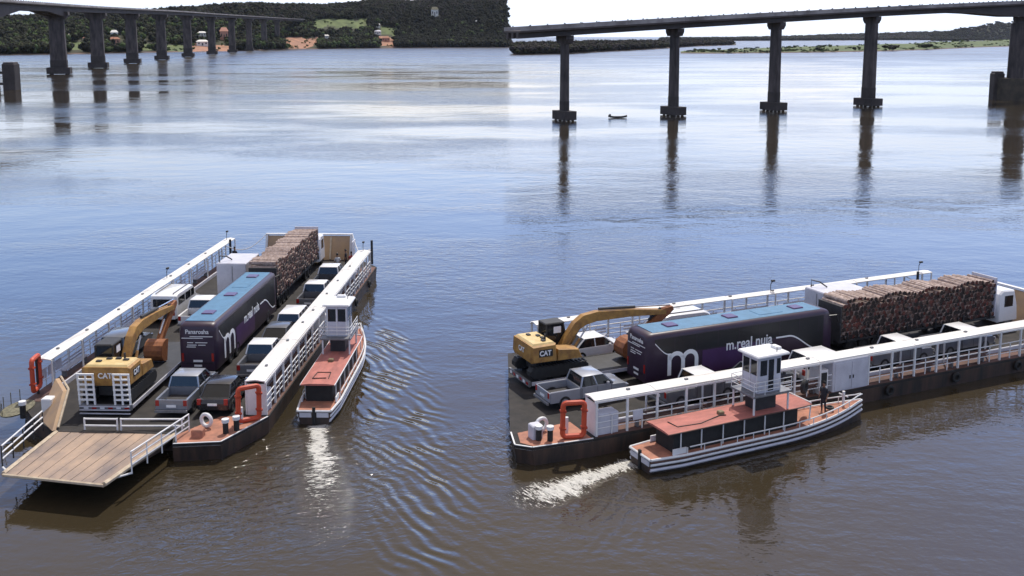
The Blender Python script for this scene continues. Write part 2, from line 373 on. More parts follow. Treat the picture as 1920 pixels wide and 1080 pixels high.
# ------------------------------------------------------------------ land beyond the river
import numpy as np
def to_px(p):
    c, s = math.cos(PITCH), math.sin(PITCH); Z = p[2] - CAM_H
    d = p[1] * c - Z * s; u = Z * c + p[1] * s
    return 960 + F_PX * p[0] / d, HZ + F_PX * math.tan(PITCH) - F_PX * u / d
def sstep(t): t = max(0., min(1., t)); return t * t * (3 - 2 * t)
class Land:
    """a strip of land: shore points with ridge height and depth inland"""
    def __init__(s, cols, back=1.6, amp=.10, seed=0, end_drop=(0., 0.)):
        s.c = cols; s.back = back; s.amp = amp; s.seed = seed; s.n = len(cols) - 1; s.end = end_drop
    def at(s, t, q):         # t 0..1 along the shore, q inland (1 = ridge)
        k = max(0., min(s.n - 1e-6, t * s.n)); i = int(k); f = k - i
        a, b = s.c[i], s.c[i + 1]
        sh = a[0].lerp(b[0], f); H = a[1] * (1 - f) + b[1] * f; D = a[2] * (1 - f) + b[2] * f
        rad = Vector((sh.x, sh.y, 0)).normalized()
        p = sh + rad * (D * q)
        e = 1.
        if s.end[0]: e *= sstep(t / s.end[0])
        if s.end[1]: e *= sstep((1 - t) / s.end[1])
        nz = noise.fractal(Vector((p.x * .006, p.y * .006, s.seed)), 1., 2., 4)
        z = H * (sstep(min(q, 1.) * 1.0) if q > 0 else 0) * (1 + s.amp * nz) * e
        if q > 1: z *= 1 - .55 * sstep((q - 1) / (s.back - 1 + 1e-6))
        if q <= 0: z = 14 * q
        else: z += min(1.2, 60 * q)
        p.z = z; return p
    def mesh(s, name, mats, pick, nt=80, nq=26):
        b = MB(); qs = [-.05] + [s.back * (j / (nq - 1)) ** 1.35 for j in range(nq)]
        g = [[s.at(i / (nt - 1), q) for q in qs] for i in range(nt)]
        for i in range(nt): b.v += [tuple(p) for p in g[i]]
        m = len(qs)
        for i in range(nt - 1):
            for j in range(m - 1):
                b.f.append((i * m + j, (i + 1) * m + j, (i + 1) * m + j + 1, i * m + j + 1))
                cpt = (g[i][j] + g[i + 1][j + 1]) / 2
                b.m.append(pick(cpt, qs[j]))
        o = b.build(name, mats, smooth=True); o['kind'] = 'structure'; return o
rng = np.random.default_rng(5)
def crown_template(n=46, seed=0):
    """unit crown: a knobbly core with loose leaf clumps spread through the volume"""
    r = np.random.default_rng(seed); V = []; F = []
    nb = r.integers(4, 7); cs = np.column_stack([r.normal(0, .34, nb), r.normal(0, .34, nb), r.uniform(-.25, .42, nb)]); rs = r.uniform(.34, .56, nb)
    ico = bmesh.new(); bmesh.ops.create_icosphere(ico, subdivisions=1, radius=1)
    iv = np.array([v.co[:] for v in ico.verts]); ifc = [[v.index for v in f.verts] for f in ico.faces]; ico.free()
    for c, rr in zip(cs, rs):
        o = len(V); V += list(c + iv * rr * r.uniform(.72, 1.15, (len(iv), 1))); F += [tuple(i + o for i in f) for f in ifc]
    for _ in range(n):
        k = r.integers(nb); d = r.normal(0, 1, 3); d /= np.linalg.norm(d); p = cs[k] + d * rs[k] * r.uniform(.85, 1.25)
        a = r.normal(0, .13, 3); b_ = r.normal(0, .13, 3); o = len(V)
        V += [p - a, p + b_, p + a]; F += [(o, o + 1, o + 2)]
    return np.array(V), np.array(F)
CROWNS = [crown_template(46, k) for k in range(7)]
def forest(name, spots, mats, label, cat='trees'):
    """one mass of far-off trees; spots = (point, radius, height, material index)"""
    Vs, Fs, Ms, o = [], [], [], 0
    for p, r_, h_, mi in spots:
        V, F = CROWNS[rng.integers(len(CROWNS))]; a = rng.uniform(0, 6.28); ca, sa = math.cos(a), math.sin(a)
        Q = np.empty_like(V); Q[:, 0] = (V[:, 0] * ca - V[:, 1] * sa) * r_ + p[0]; Q[:, 1] = (V[:, 0] * sa + V[:, 1] * ca) * r_ + p[1]
        Q[:, 2] = (V[:, 2] + .62) * h_ * .62 + p[2]
        Vs.append(Q); Fs.append(F + o); Ms.append(np.full(len(F), mi)); o += len(V)
    V = np.concatenate(Vs); F = np.concatenate(Fs); M = np.concatenate(Ms)
    me = bpy.data.meshes.new(name); me.vertices.add(len(V)); me.vertices.foreach_set('co', V.ravel())
    me.loops.add(F.size); me.loops.foreach_set('vertex_index', F.ravel().astype(np.int32))
    me.polygons.add(len(F)); me.polygons.foreach_set('loop_start', np.arange(0, F.size, 3, dtype=np.int32))
    for m in mats: me.materials.append(m)
    me.polygons.foreach_set('material_index', M.astype(np.int32)); me.update(calc_edges=True)
    ob = bpy.data.objects.new(name, me); COL.objects.link(ob); ob['kind'] = 'stuff'; tag(ob, label, cat); return ob

def shore(x, y, top, D, tree=11.):
    p = px(x, y); d = math.hypot(p.x, p.y) + D * .9
    return (p, max(2., CAM_H + (HZ - top) / F_PX * d - tree), D)
# the wooded bank behind the left-hand bridge
left_cols = [(Vector((-1500, 760, 0)), 40, 420), (Vector((-900, 960, 0)), 42, 420), shore(0, 103, 37, 420), shore(140, 101, 30, 430), shore(300, 98, 20, 440),
             shore(430, 96, 11, 450), shore(540, 93, 9, 430), shore(620, 91.5, 6, 420), shore(720, 90, 3, 400), shore(800, 89.5, 0, 380), shore(880, 89, -4, 360), shore(954, 89, -6, 330)]
LL = Land(left_cols, 1.7, .10, 3, (0., .012))
def left_cover(p):
    x, y = to_px(p); k_ = noise.noise(Vector((p.x * .035, p.y * .02, 4))); x += 10 * k_; y += 4 * noise.noise(Vector((p.x * .03, p.y * .03, 9)))
    if 586 < x < 692 and 36 < y < 51 + 3 * math.sin(x * .2): return 1           # hillside meadow
    if 534 < x < 604 - max(0, y - 76) * 2.2 and 71 < y < 91: return 2            # bare red bank
    if 708 < x < 742 and 70 < y < 87: return 2
    if 712 < x < 747 and 51 < y < 66: return 1
    if 124 < x < 162 and 79 < y < 92: return 1
    if 262 < x < 290 and 82 < y < 94: return 1
    if 300 < x < 440 and 84 < y < 97: return 2 if x > 355 else 1
    return 0
def left_pick(p, q):
    c = left_cover(p)
    if c == 0 and q < .012: return 3
    return c
HOUSES = [(129, 71, 8, 7, WALLW, WALLW, 'small white house between the first two far piers'), (149, 77, 9, 7, WALLW, TERR, 'small pale house just left of the second far pier'),
          (206, 69, 7, 7, WALLW, WALLW, 'little white house right of the second far pier'), (227, 70, 12, 13, WALLW, WALLW, 'white gabled house left of the third far pier'),
          (219, 83, 17, 12, SALM, TERR, 'orange roofed house below the white house by the third far pier'), (275, 74, 12, 6, WALLW, GREYW, 'low white house between the third and fourth far piers'),
          (380, 66, 14, 8, WALLW, WALLW, 'long white house beside the fifth far pier'), (416, 74, 14, 22, SALM, SALM, 'tall salmon building between the sixth and seventh far piers'),
          (382, 84, 20, 10, WALLW, WALLW, 'pale sand-coloured building below the long white house'), (614, 72, 10, 6, WALLW, WALLW, 'tiny white shed above the bare red bank'),
          (706, 63, 12, 7, WALLW, GREYW, 'white house left of the small green field'), (712, 50, 9, 7, WALLW, WALLW, 'white house on the slope above the small green field'),
          (728, 76, 14, 8, SALM, TERR, 'salmon house at the landing by the water'), (817, 29, 13, 17, WALLW, OLIVE, 'pale tower-like house high among the dark trees'), (897, 48, 4, 9, WALLW, WALLW, 'narrow white hut low among the dark trees at right')]
hill = LL.mesh('hill', [SCRUB, GRASS, SOIL, BANK], left_pick, 260, 60)
sp = []
r2 = random.Random(11)
for _ in range(15000):
    t = r2.uniform(.10, 1.0); q = r2.random() ** 1.25 * 1.12 + .012
    p = LL.at(t, q)
    x, y = to_px(p)
    if x < -60 or x > 956.5: continue
    h_ = r2.uniform(8, 15); top = Vector((p.x, p.y, p.z + h_))
    yt = to_px(top)[1]
    if any(abs(x - h[0]) < h[2] * .85 and y > h[1] - 3 and yt < h[1] - 1 for h in HOUSES): continue
    if left_cover(p) and r2.random() < .10: sp.append((p, r2.uniform(1.5, 3.2), r2.uniform(2, 4.5), 3)); continue
    if left_cover(p) or any(left_cover(Vector((p.x, p.y, p.z + k * h_))) for k in (.4, .9)): continue
    if r2.random() < .25 and x < 640 and y > 45: continue
    dark = sstep((x - 600) / 160) if y > 30 else sstep((x - 700) / 120) * .6
    rr = r2.random()
    mi = 0 if rr < .35 + .6 * dark else (1 if rr < .8 else (2 if y < 45 else 3))
    sp.append((p, r2.uniform(4.5, 8.5), h_, mi))
forest('wooded_hillside', sp, [LEAFD, LEAFM, LEAFP, LEAFG], 'dark dense woodland covering the hill behind the far piers', 'woodland')

# the low banks on the right
def far_bank(name, cols, seed, n, mats, label, tree=(6, 11), cover=None, dens_q=1.0, groundmats=None, rad=(4, 8)):
    Lb = Land(cols, 1.8, .25, seed, (.03, .03))
    Lb.mesh(name, groundmats or [SCRUB, BANK], (lambda p, q: 1 if q < .02 else 0), 90, 18)
    s_ = []; rr = random.Random(seed)
    for _ in range(n):
        t = rr.uniform(.015, .985); q = rr.random() ** 1.3 * dens_q + .02; p = Lb.at(t, q)
        if cover and not cover(t, q, rr): continue
        h_ = rr.uniform(*tree); s_.append((p, rr.uniform(*rad), h_, rr.choice(range(len(mats)))))
    if s_: forest(name.replace('bank', 'woodland').replace('ridge', 'ridge_woodland').replace('island', 'island_scrub'), s_, mats, label, 'woodland')
    return Lb
far_bank('river_bank', [shore(962, 103, 79, 120, 9), shore(1010, 102, 79, 120, 9), shore(1060, 101, 77, 120, 9), shore(1110, 98, 75.5, 140, 9), shore(1180, 94.5, 75.5, 160, 9), shore(1240, 91, 75, 180, 9), shore(1300, 87, 74.5, 220, 9), shore(1380, 84.5, 74.5, 260, 9)],
         21, 2600, [LEAFD, LEAFM, LEAFP, LEAFP], 'low dark woodland on the far bank left of the bridge piers')
far_bank('distant_ridge', [shore(1230, 77, 71, 900, 14), shore(1330, 77, 70.5, 900, 14), shore(1440, 76.5, 68, 900, 14), shore(1560, 76, 64.5, 1000, 14), shore(1680, 75.5, 61, 1000, 14), shore(1760, 75.5, 60, 900, 14), shore(1850, 75.5, 60, 900, 14), (Vector((3400, 5600, 0)), 60, 900)],
         33, 5200, [LEAFM, LEAFP], 'bluish wooded ridge on the horizon beyond the island', tree=(10, 18), rad=(9, 18))
far_bank('headland_ridge', [shore(1745, 77, 63, 420, 10), shore(1790, 76.5, 56, 420, 10), shore(1840, 76, 50, 420, 10), shore(1890, 75.5, 45, 420, 10), shore(1960, 75, 42, 420, 10), shore(2080, 75, 40, 420, 10)],
         35, 1500, [LEAFP, LEAFM, LEAFD], 'dark wooded headland behind the right end of the bridge', tree=(9, 15), rad=(6, 13))
isl_cols = [shore(1276, 100, 97, 55, 1), shore(1340, 100.5, 93.5, 90, 1), shore(1440, 99.5, 89, 130, 1), shore(1540, 98.5, 86, 170, 1), shore(1640, 96.5, 82.5, 210, 1), shore(1740, 93.5, 78, 260, 1), shore(1830, 89, 75.5, 300, 1), shore(1920, 86.5, 73.5, 340, 1), shore(2040, 85, 73, 340, 1)]
ISL = far_bank('island', isl_cols, 41, 900, [LEAFG, LEAFG, LEAFM], 'low green scrub on the long island', tree=(1.2, 3.2), rad=(1.5, 4.), groundmats=[GRASS, BANK],
               cover=lambda t, q, rr: noise.noise(Vector((t * 22, q * 5, 1))) > .02)
def bush(P, h, r_, label, k):
    V, F = CROWNS[k % len(CROWNS)]
    t = thing('riverside_tree', label, 'tree', P, r2.uniform(0, 6), 'dark trees along the island shore')
    b = MB(); b.add([(v[0] * r_, v[1] * r_, h * (.42 + v[2] * .5)) for v in V], [tuple(f) for f in F]); b.build('crown', LEAFD, t)
    for j in range(3):
        V2, F2 = CROWNS[(k + j + 1) % len(CROWNS)]; ox, oy = r2.uniform(-r_, r_) * .8, r2.uniform(-r_, r_) * .8
    b = MB(); b.path([(0, 0, -.3), (.1, 0, h * .25), (.25, .1, h * .55)], [.35, .28, .12], 6); b.build('trunk', TRUNK, t)
for k, (x, yb, hp, wp, lab) in enumerate([(1335, 99.5, 6.5, 9, 'small dark tree near the left tip of the island'), (1396, 99, 5, 8, 'low rounded tree left of the second pier from the big pier'),
        (1536, 98, 8, 14, 'dark round tree on the island midway between two right-hand piers'), (1603, 97, 8, 13, 'dark tree on the island close left of the tall right pier'),
        (1672, 96, 10, 30, 'wide dark tree clump on the island right of the tall pier'), (1738, 93.5, 10, 24, 'broad dark tree at the middle of the green island'),
        (1797, 80, 7, 20, 'flat-topped dark tree on the upper meadow of the island'), (1766, 86, 6, 9, 'small tree standing alone on the island meadow'), (1706, 85.5, 5, 8, 'little tree on the skyline of the island')]):
    P = px(x, yb); d = math.hypot(P.x, P.y)
    bq = .03 if yb > 90 else .4
    P = P + Vector((P.x, P.y, 0)).normalized() * 6; P.z = .8 if yb > 92 else max(.8, CAM_H + (HZ - yb) / F_PX * P.y)
    bush(P, hp / F_PX * d * 1.15, wp / F_PX * d / 2, lab, k)

def house(x, yb, w_px, h_px, wallm, roofm, label, hip=True):
    best = None
    for i in range(60):      # stand it on the hillside
        for j in range(40):
            p = LL.at(.12 + .88 * i / 59, .02 + 1.0 * j / 39); a = to_px(p); e = (a[0] - x) ** 2 + (a[1] - yb) ** 2 * 4
            if best is None or e < best[0]: best = (e, p)
    p = best[1]; k = p.length / F_PX; wd = w_px * k; ht = h_px * k; dp = wd * .8
    t = thing('house', label, 'house', p, math.atan2(-p.x, p.y), 'houses on the far hillside')
    b = MB(); b.box(-wd / 2, wd / 2, -dp / 2, dp / 2, -3, ht * .68); b.build('wall', wallm, t)
    b = MB(); o = .08 * wd; zt = ht * .68
    b.add([(-wd / 2 - o, -dp / 2 - o, zt), (wd / 2 + o, -dp / 2 - o, zt), (wd / 2 + o, dp / 2 + o, zt), (-wd / 2 - o, dp / 2 + o, zt), (-wd * .3, 0, ht), (wd * .3, 0, ht)],
          [(3, 2, 1, 0), (0, 1, 5, 4), (1, 2, 5), (2, 3, 4, 5), (3, 0, 4)]); b.build('roof', roofm, t)
    b = MB(); b.box(-wd * .06, wd * .06, -dp / 2 - .06, -dp / 2, .0, ht * .42); b.build('door', DARK, t)
    for s in (-1, 1):
        b = MB(); b.box(s * wd * .3 - wd * .07, s * wd * .3 + wd * .07, -dp / 2 - .06, -dp / 2, ht * .25, ht * .5); b.build('window', GLASS, t)
for a in HOUSES:
    house(*a)

# ------------------------------------------------------------------ bridges
def bridge_frame(a, b):
    d = (Vector(b) - Vector(a)); d.z = 0; d.normalize(); return d, Vector((-d.y, d.x, 0))
def span_loft(b, pts, half, zlo, zhi):
    rings = []
    for (P, n, lo, hi) in pts:
        c = Vector(P); rings.append([c - n * half + Vector((0, 0, lo)), c + n * half + Vector((0, 0, lo)), c + n * half + Vector((0, 0, hi)), c - n * half + Vector((0, 0, hi))])
    b.loft(rings)
def make_bridge(label, piers, ends, half, thick, wall, cap, capz, crossb, haunch=None, depth=None):
    """piers: (point, deck level); ends: extra deck points before and after; wall: (along, across)"""
    base = piers[0][0]; rt = thing('bridge', label, 'bridge', (base.x, base.y, 0))
    rel = lambda p: Vector((p.x - base.x, p.y - base.y, 0))
    line = [ends[0]] + piers + [ends[1]]
    nd = []
    for i, (p, z) in enumerate(line):
        d, n = bridge_frame(line[max(0, i - 1)][0], line[min(len(line) - 1, i + 1)][0]); nd.append((p, z, d, n))
    # deck slab, girders, edge beams and parapets per span
    for i in range(len(nd) - 1):
        (p, z, d, n), (p2, z2, d2, n2) = nd[i], nd[i + 1]
        dd = (p2 - p).normalized(); q1, q2 = rel(p) + dd * .04, rel(p2) - dd * .04
        b = MB(); span_loft(b, [(q1, n, z - .45, z), (q2, n2, z2 - .45, z2)], half, 0, 0); deck = b.build('deck_span', DECKC, rt)
        for s in (-1, 0, 1):
            g = MB(); off = s * half * .58
            st = 9; rg = []
            for k in range(st):
                f = k / (st - 1); c = q1.lerp(q2, f); zz = z + (z2 - z) * f; nn = n.lerp(n2, f)
                th = thick
                if haunch and i in haunch: th = haunch[i](f)
                rg.append((c + nn * off, nn, zz - th, zz - .455))
            span_loft(g, rg, half * .13, 0, 0); g.build('girder', DECKC, deck)
        for s in (-1, 1):
            g = MB(); off = s * (half - .12)
            span_loft(g, [(q1 + n * off, n, z + .003, z + .95), (q2 + n2 * off, n2, z2 + .003, z2 + .95)], .11, 0, 0); g.build('parapet', PARA, deck)
            L_ = (q2 - q1).length; k = max(2, int(L_ / (4.5 if half < 7 else 10)))
            g = MB()
            for j in range(k):
                c = q1.lerp(q2, (j + .5) / k) + n * off; zz = z + (z2 - z) * (j + .5) / k + .955
                g.box(c.x - .15, c.x + .15, c.y - .15, c.y + .15, zz, zz + .3)
            g.build('railing_post', CONC, deck, kind='stuff')
    for i, (p, z, d, n) in enumerate(nd[1:-1]):
        c = rel(p); top = z - (thick if not (haunch and 'pier%d' % i in haunch) else haunch['pier%d' % i]); al, ac = wall[i] if isinstance(wall, list) else wall
        def ring(c, a_, c_, zz): return [c + d * sx * a_ / 2 + n * sy * c_ / 2 + Vector((0, 0, zz)) for sx, sy in ((-1, -1), (1, -1), (1, 1), (-1, 1))]
        def ring8(c, a_, c_, zz, e=.28):
            return [c + d * a_ / 2 * sx + n * c_ / 2 * sy + Vector((0, 0, zz)) for sx, sy in ((-1 + e, -1), (1 - e, -1), (1, -1 + e), (1, 1 - e), (1 - e, 1), (-1 + e, 1), (-1, 1 - e), (-1, -1 + e))]
        b = MB(); zc = capz[1]; zs = zc + (top - zc) * .13
        b.loft([ring8(c, al, ac, zs), ring8(c, al * .92, ac * .92, top - crossb[2])]); pr = b.build('pier', CONC, rt)
        b = MB(); b.loft([ring8(c, al * 1.04, ac * 1.04, zc), ring8(c, al * 1.04, ac * 1.04, zs - .02)]); b.build('dark_base', CONCD, pr)  # lower part of the shaft, darker than the pier above
        b = MB(); a_, c_, h_ = crossb
        b.loft([ring(c, a_, c_ * .72, top - h_), ring(c, a_, c_, top - h_ * .45), ring(c, a_, c_, top - .02)]); b.build('cross_beam', CONC, pr)
        ca, cc = cap[i] if isinstance(cap, list) else cap
        b = MB(); b.loft([ring(c, ca, cc, capz[0] + .02), ring(c, ca, cc, zc - .02)]); b.build('pile_cap', CONCD, pr)
        for sx in (-1, 0, 1):
            for sy in (-1, 1):
                e = c + d * sx * ca * .36 + n * sy * cc * .34
                b = MB(); b.tube(e + Vector((0, 0, -2)), e + Vector((0, 0, capz[0])), min(ca, cc) * .1, 8); b.build('pile', CONCD, pr)
    return rt, nd
# right: five piers, the last one the big navigation pier
rp = [(px(1058, 225), 23.7), (px(1262, 216), 25.6), (px(1450, 207), 27.5), (px(1627, 198.5), 29.5), (px(1906, 187), 32.6)]
d0, n0 = bridge_frame(rp[0][0], rp[1][0]); d4, n4 = bridge_frame(rp[3][0], rp[4][0])
startx = rp[0][0].copy(); k0 = -(rp[0][0].x) / d0.x
e0 = (rp[0][0] + d0 * k0, 23.7 + k0 * .055); e1 = (rp[4][0] + d4 * 46, 33.6)
hz = {4: lambda f: 1.9 + 2.6 * sstep((f - .45) / .55), 5: lambda f: 1.9 + 2.6 * (1 - sstep(f / .9)), 'pier4': 4.5}
BR, ndR = make_bridge('long concrete bridge on tall piers crossing behind the right-hand ferry', rp, (e0, e1), 4.6, 1.9,
            [(1.5, 3.0), (1.7, 3.1), (1.9, 3.6), (2.2, 4.2), (5.2, 6.2)], [(3.6, 6.4), (3.8, 6.8), (4.2, 7.0), (4.6, 7.6), (8.6, 12.)], (.15, 2.45), (2.2, 5.4, 2.1), hz)
b = MB(); c5 = Vector((rp[4][0].x - rp[0][0].x, rp[4][0].y - rp[0][0].y, 0))
b.prism([tuple((c5 + d4 * a_ * 5.2 + n4 * e_ * 7)[:2]) for a_, e_ in ((-1, -.8), (-.8, -1), (.8, -1), (1, -.8), (1, .8), (.8, 1), (-.8, 1), (-1, .8))], -3, 7.4)
b.build('caisson', CONCB, BR)
# left: the same kind of bridge running away to the far bank
lp = [(px(x_, y_), z_) for x_, y_, z_ in ((112, 139.5, 38.6), (185, 128, 40.4), (249, 119.3, 42.4), (304, 112.5, 44.4), (353, 106.8, 46.2), (398, 101.8, 47.8), (436, 98.2, 49.2), (468, 95.6, 50.4), (496, 93.6, 51.2), (521, 92.0, 51.8))]
dn = (lp[1][0] - lp[0][0]).normalized(); prev = (lp[0][0] - dn * 150, 36.6); nxt = (px(566, 89.8), 52.4)
hzl = {0: lambda f: 3.4 + 5.2 * (1 - sstep(f / .45)) + 2.6 * sstep((f - .72) / .28)}
BL, ndL = make_bridge('long concrete bridge receding on wide piers to the wooded bank at upper left', lp, (prev, nxt), 6.8, 3.2, (4.2, 8.6), (6.5, 12.5), (.3, 4.0), (5.0, 13.6, 4.2), hzl)
# fender dolphins
def dolphin(P, w_, h_, label, beam):
    t = thing('fender_dolphin', label, 'fender', P)
    b = MB(); b.bbox(-w_ / 2, w_ / 2, -w_ / 2, w_ / 2, -2, h_ - .6, .25); b.build('block', CONCD, t)
    b = MB(); b.bbox(-w_ * .42, w_ * .42, -w_ * .42, w_ * .42, h_ - .6, h_, .15); b.build('cap', CONC, t)
    for z in (h_ * .22, h_ * .62):
        b = MB(); b.box(*((-w_ / 2 - beam, -w_ / 2) if beam > 0 else (w_ / 2, w_ / 2 - beam)), -.7, .7, z - .5, z + .5); b.build('walkway_beam', CONCD, t)
    for k in range(3):
        xx = (-w_ / 2 - beam * (.3 + .3 * k)) if beam > 0 else (w_ / 2 - beam * (.3 + .3 * k))
        b = MB(); b.tube((xx, 0, -2), (xx, 0, h_ * .62 - .5), .4, 8); b.build('pile', CONCD, t)
Pd = px(23, 168.5); dolphin(Pd, 5.0, 11.2, 'dark square fender block standing in the water at the far left edge', 9)
Pd = px(1867, 186); dolphin(Pd, 3.6, 9.6, 'dark fender block beside the big bridge pier at right', -4)

def canoe(P, rz, L, label):
    t = thing('canoe', label, 'canoe', P, rz); st = []
    for i in range(11):
        f = i / 10; w_ = .62 * math.sin(math.pi * min(.97, max(.03, f))) ** .55; lift = .35 * abs(2 * f - 1) ** 3
        x = (f - .5) * L; st.append([(x, -w_, .42 + lift), (x, -w_ * .75, .02 + lift * .5), (x, w_ * .75, .02 + lift * .5), (x, w_, .42 + lift), (x, w_ * .82, .40 + lift), (x, w_ * .55, .14 + lift * .5), (x, -w_ * .55, .14 + lift * .5), (x, -w_ * .82, .40 + lift)])
    b = MB(); b.loft(st); b.build('hull', DARK, t, True)
    for x in (-L * .2, L * .18):
        b = MB(); b.box(x - .12, x + .12, -.5, .5, .34, .39); b.build('thwart', WOOD, t)
    b = MB(); b.box(-L * .46, -L * .36, -.2, .2, .5, 1.0); b.build('outboard_motor', DARK, t)
canoe(px(1158, 221), R(2), 5.0, 'low dark canoe drifting between the first two right-hand piers')

# ------------------------------------------------------------------ the ferry (one design, two boats)
def make_ferry(side):
    full = side == 'L'
    t = thing('ferry', 'long car ferry with %s, crowded with vehicles, at %s' % (('its stern ramp lowered towards us', 'left') if full else ('white awnings seen broadside', 'right')), 'ferry',
              W(side, 0, 0), yaw(side), 'car ferries on the river')
    if full:
        poly = [(-6.2, -6.2), (-9.7, -4.7), (-10.05, -2.3), (-8.75, -1.95), (-8.6, 4.45), (-6.8, 6.6), (-4.6, 8.35), (29.5, 8.35), (33, 5.2), (33, -3.6), (29.5, -6.2)]
    else:
        poly = [(-6.2, -6.2), (-9.6, -5.9), (-10.3, -5.2), (-9.8, -3.6), (-4.5, 8.35), (29.5, 8.35), (33, 5.2), (33, -3.6), (29.5, -6.2)]
    b = MB(); b.prism(poly, -.6, DZ - .14, taper=.985, c=(11, 1)); b.build('hull', HULLB, t)
    b = MB(); b.prism(poly, DZ - .136, DZ, taper=1.0); b.build('deck', DECKG, t)
    # rub strake round the deck edge
    n = len(poly)
    for i in range(n):
        p, q = Vector((*poly[i], 0)), Vector((*poly[(i + 1) % n], 0))
        d = (q - p).normalized(); o = Vector((d.y, -d.x, 0)) * .045
        b = MB(); m = WHITE if (i in ((0, 1) if full else (0, 1, 2))) else GREYS
        a0, a1 = p + o + d * .03, q + o - d * .03; h = Vector((0, 0, DZ - .07)); w_ = Vector((d.y, -d.x, 0)) * .04; v_ = Vector((0, 0, .065 if m is GREYS else .10))
        b.hexa([a0 - w_ + h - v_, a1 - w_ + h - v_, a1 + w_ + h - v_, a0 + w_ + h - v_, a0 - w_ + h + v_, a1 - w_ + h + v_, a1 + w_ + h + v_, a0 + w_ + h + v_]); b.build('rub_strake', m, t)
    # side walkways, oxide red
    for (v0, v1, u0, u1) in ((-6.15, -4.9, -6, 29.3), (7.3, 8.3, -4.4 if full else -3.9, 29.3)):
        b = MB(); b.box(u0, u1, v0, v1, DZ + .004, DZ + .02); b.build('side_walkway', DECKR, t)
    b = MB()
    st = [(-6.3, -6.1), (-9.55, -4.66), (-9.9, -2.5), (-8.9, -2.1), (-6.3, -3.6)] if full else [(-6.3, -6.1), (-9.5, -5.75), (-9.9, -5.1), (-9.5, -3.9), (-6.3, -3.7)]
    b.prism(st, DZ + .004, DZ + .02); b.build('stern_platform', PLATF, t)
    # kerb between lane and walkway
    for v in (-4.85, 7.25):
        b = MB(); b.box(-5 if v < 0 else -3.2, 28.5, v - .05, v + .05, DZ + .003, DZ + .26); b.build('kerb', GREYW, t)
    # awnings: roof sheets on posts, with rails
    awz = 3.0
    for (vi, vo, u0, u1, s) in ((-4.93, -6.02, -6.1, 27.4, -1), (7.42, 8.32, -2.9, 32.2, 1)):
        L_ = u1 - u0; ns = 9
        for k in range(ns):
            a, c = u0 + L_ * k / ns + .012, u0 + L_ * (k + 1) / ns - .012; e = random.uniform(-.012, .012)
            m = (vi + vo) / 2; b = MB()
            b.loft([[(x, vi, awz - .03 + e), (x, m, awz + .045 + e), (x, vo, awz - .03 + e), (x, vo, awz - .09 + e), (x, m, awz - .02 + e), (x, vi, awz - .09 + e)] for x in (a, c)])
            b.build('awning_sheet', AWN, t)
        b = MB(); b.box(u0, u1, *sorted((vo - s * .02, vo + s * .05)), awz - .20, awz - .10); b.build('fascia', WHITE, t)
        npost = 19
        for k in range(npost):
            u = u0 + .12 + (L_ - .24) * k / (npost - 1)
            b = MB(); b.box(u - .055, u + .055, vo - .055, vo + .055, DZ + .02, awz - .20); b.build('post', WHITE, t)
            if k < npost - 1:
                uu = u + (L_ - .24) / (npost - 1) / 2
                b = MB(); b.box(uu - .025, uu + .025, vo - .025, vo + .025, DZ + .02, DZ + 1.0); b.build('stanchion', WHITE, t)
            if k % 2 == 0:
                b = MB(); b.box(u - .04, u + .04, vi - .04, vi + .04, DZ + .02, awz - .10); b.build('inner_post', WHITE, t)
        for z, rr in ((DZ + 1.06, .036), (DZ + .74, .024), (DZ + .42, .024)):
            b = MB(); b.tube((u0 + .1, vo, z), (u1 - .1, vo, z), rr, 6); b.build('rail', WHITE, t)
        # bench with slatted back against the rail
        for k in range(6):
            a = u0 + 2.5 + k * 4.6
            if a + 3.4 > u1: continue
            if s < 0 and 8.0 < a + 1.7 < 14.5: continue
            b = MB(); b.box(a, a + 3.2, *sorted((vo - s * .12, vo - s * .5)), DZ + .42, DZ + .47); bench = b.build('bench_seat', GREYW if s > 0 else DECKR, t)
            for j in range(2):
                b = MB(); b.box(a, a + 3.2, *sorted((vo - s * .08, vo - s * .11)), DZ + .56 + j * .2, DZ + .68 + j * .2); b.build('bench_slat', GREYW if s > 0 else DECKR, bench)
            for j in (0, 1):
                b = MB(); b.box(a + .2 + j * 2.7, a + .3 + j * 2.7, *sorted((vo - s * .15, vo - s * .45)), DZ + .02, DZ + .42); b.build('bench_leg', GREYS, bench)
    # little white deckhouse under the starboard awning
    b = MB(); b.bbox(9.7, 12.4, -6.12, -5.05, DZ + .02, awz - .13, .03); dh = b.build('deckhouse', GREYW, t)
    for k in range(2):
        b = MB(); b.box(9.85 + k * 1.28, 11.05 + k * 1.28, -6.15, -6.125, DZ + .1, awz - .3); dr = b.build('deckhouse_door', GREYW, dh)
        b = MB(); b.box(10.93 + k * .25, 10.99 + k * .25, -6.19, -6.152, DZ + .7, DZ + .9); b.build('handle', DARK, dr)
    b = MB(); b.box(8.75, 9.35, -6.1, -5.2, DZ + .02, DZ + 1.45); b.build('engine_casing', WHITE, t)
    b = MB(); b.box(8.85, 9.25, -6.13, -6.105, DZ + .5, DZ + 1.3); b.build('casing_louvre', BLACK, t)
    # end cabinet, white, at the aft end of the awning
    b = MB(); b.bbox(-5.9, -4.6, -5.95, -5.2, DZ + .02, DZ + 1.15, .04); b.build('locker', GREYW, t)
    b = MB(); b.box(-6.05, -5.99, -6.0, -5.0, DZ + .02, awz - .22); b.build('end_panel', WHITE, t)
    if not full:
        b = MB(); b.box(-3.8, -3.2, -6.08, -6.05, DZ + .55, DZ + 1.05); b.build('notice_board', GREYW, t)
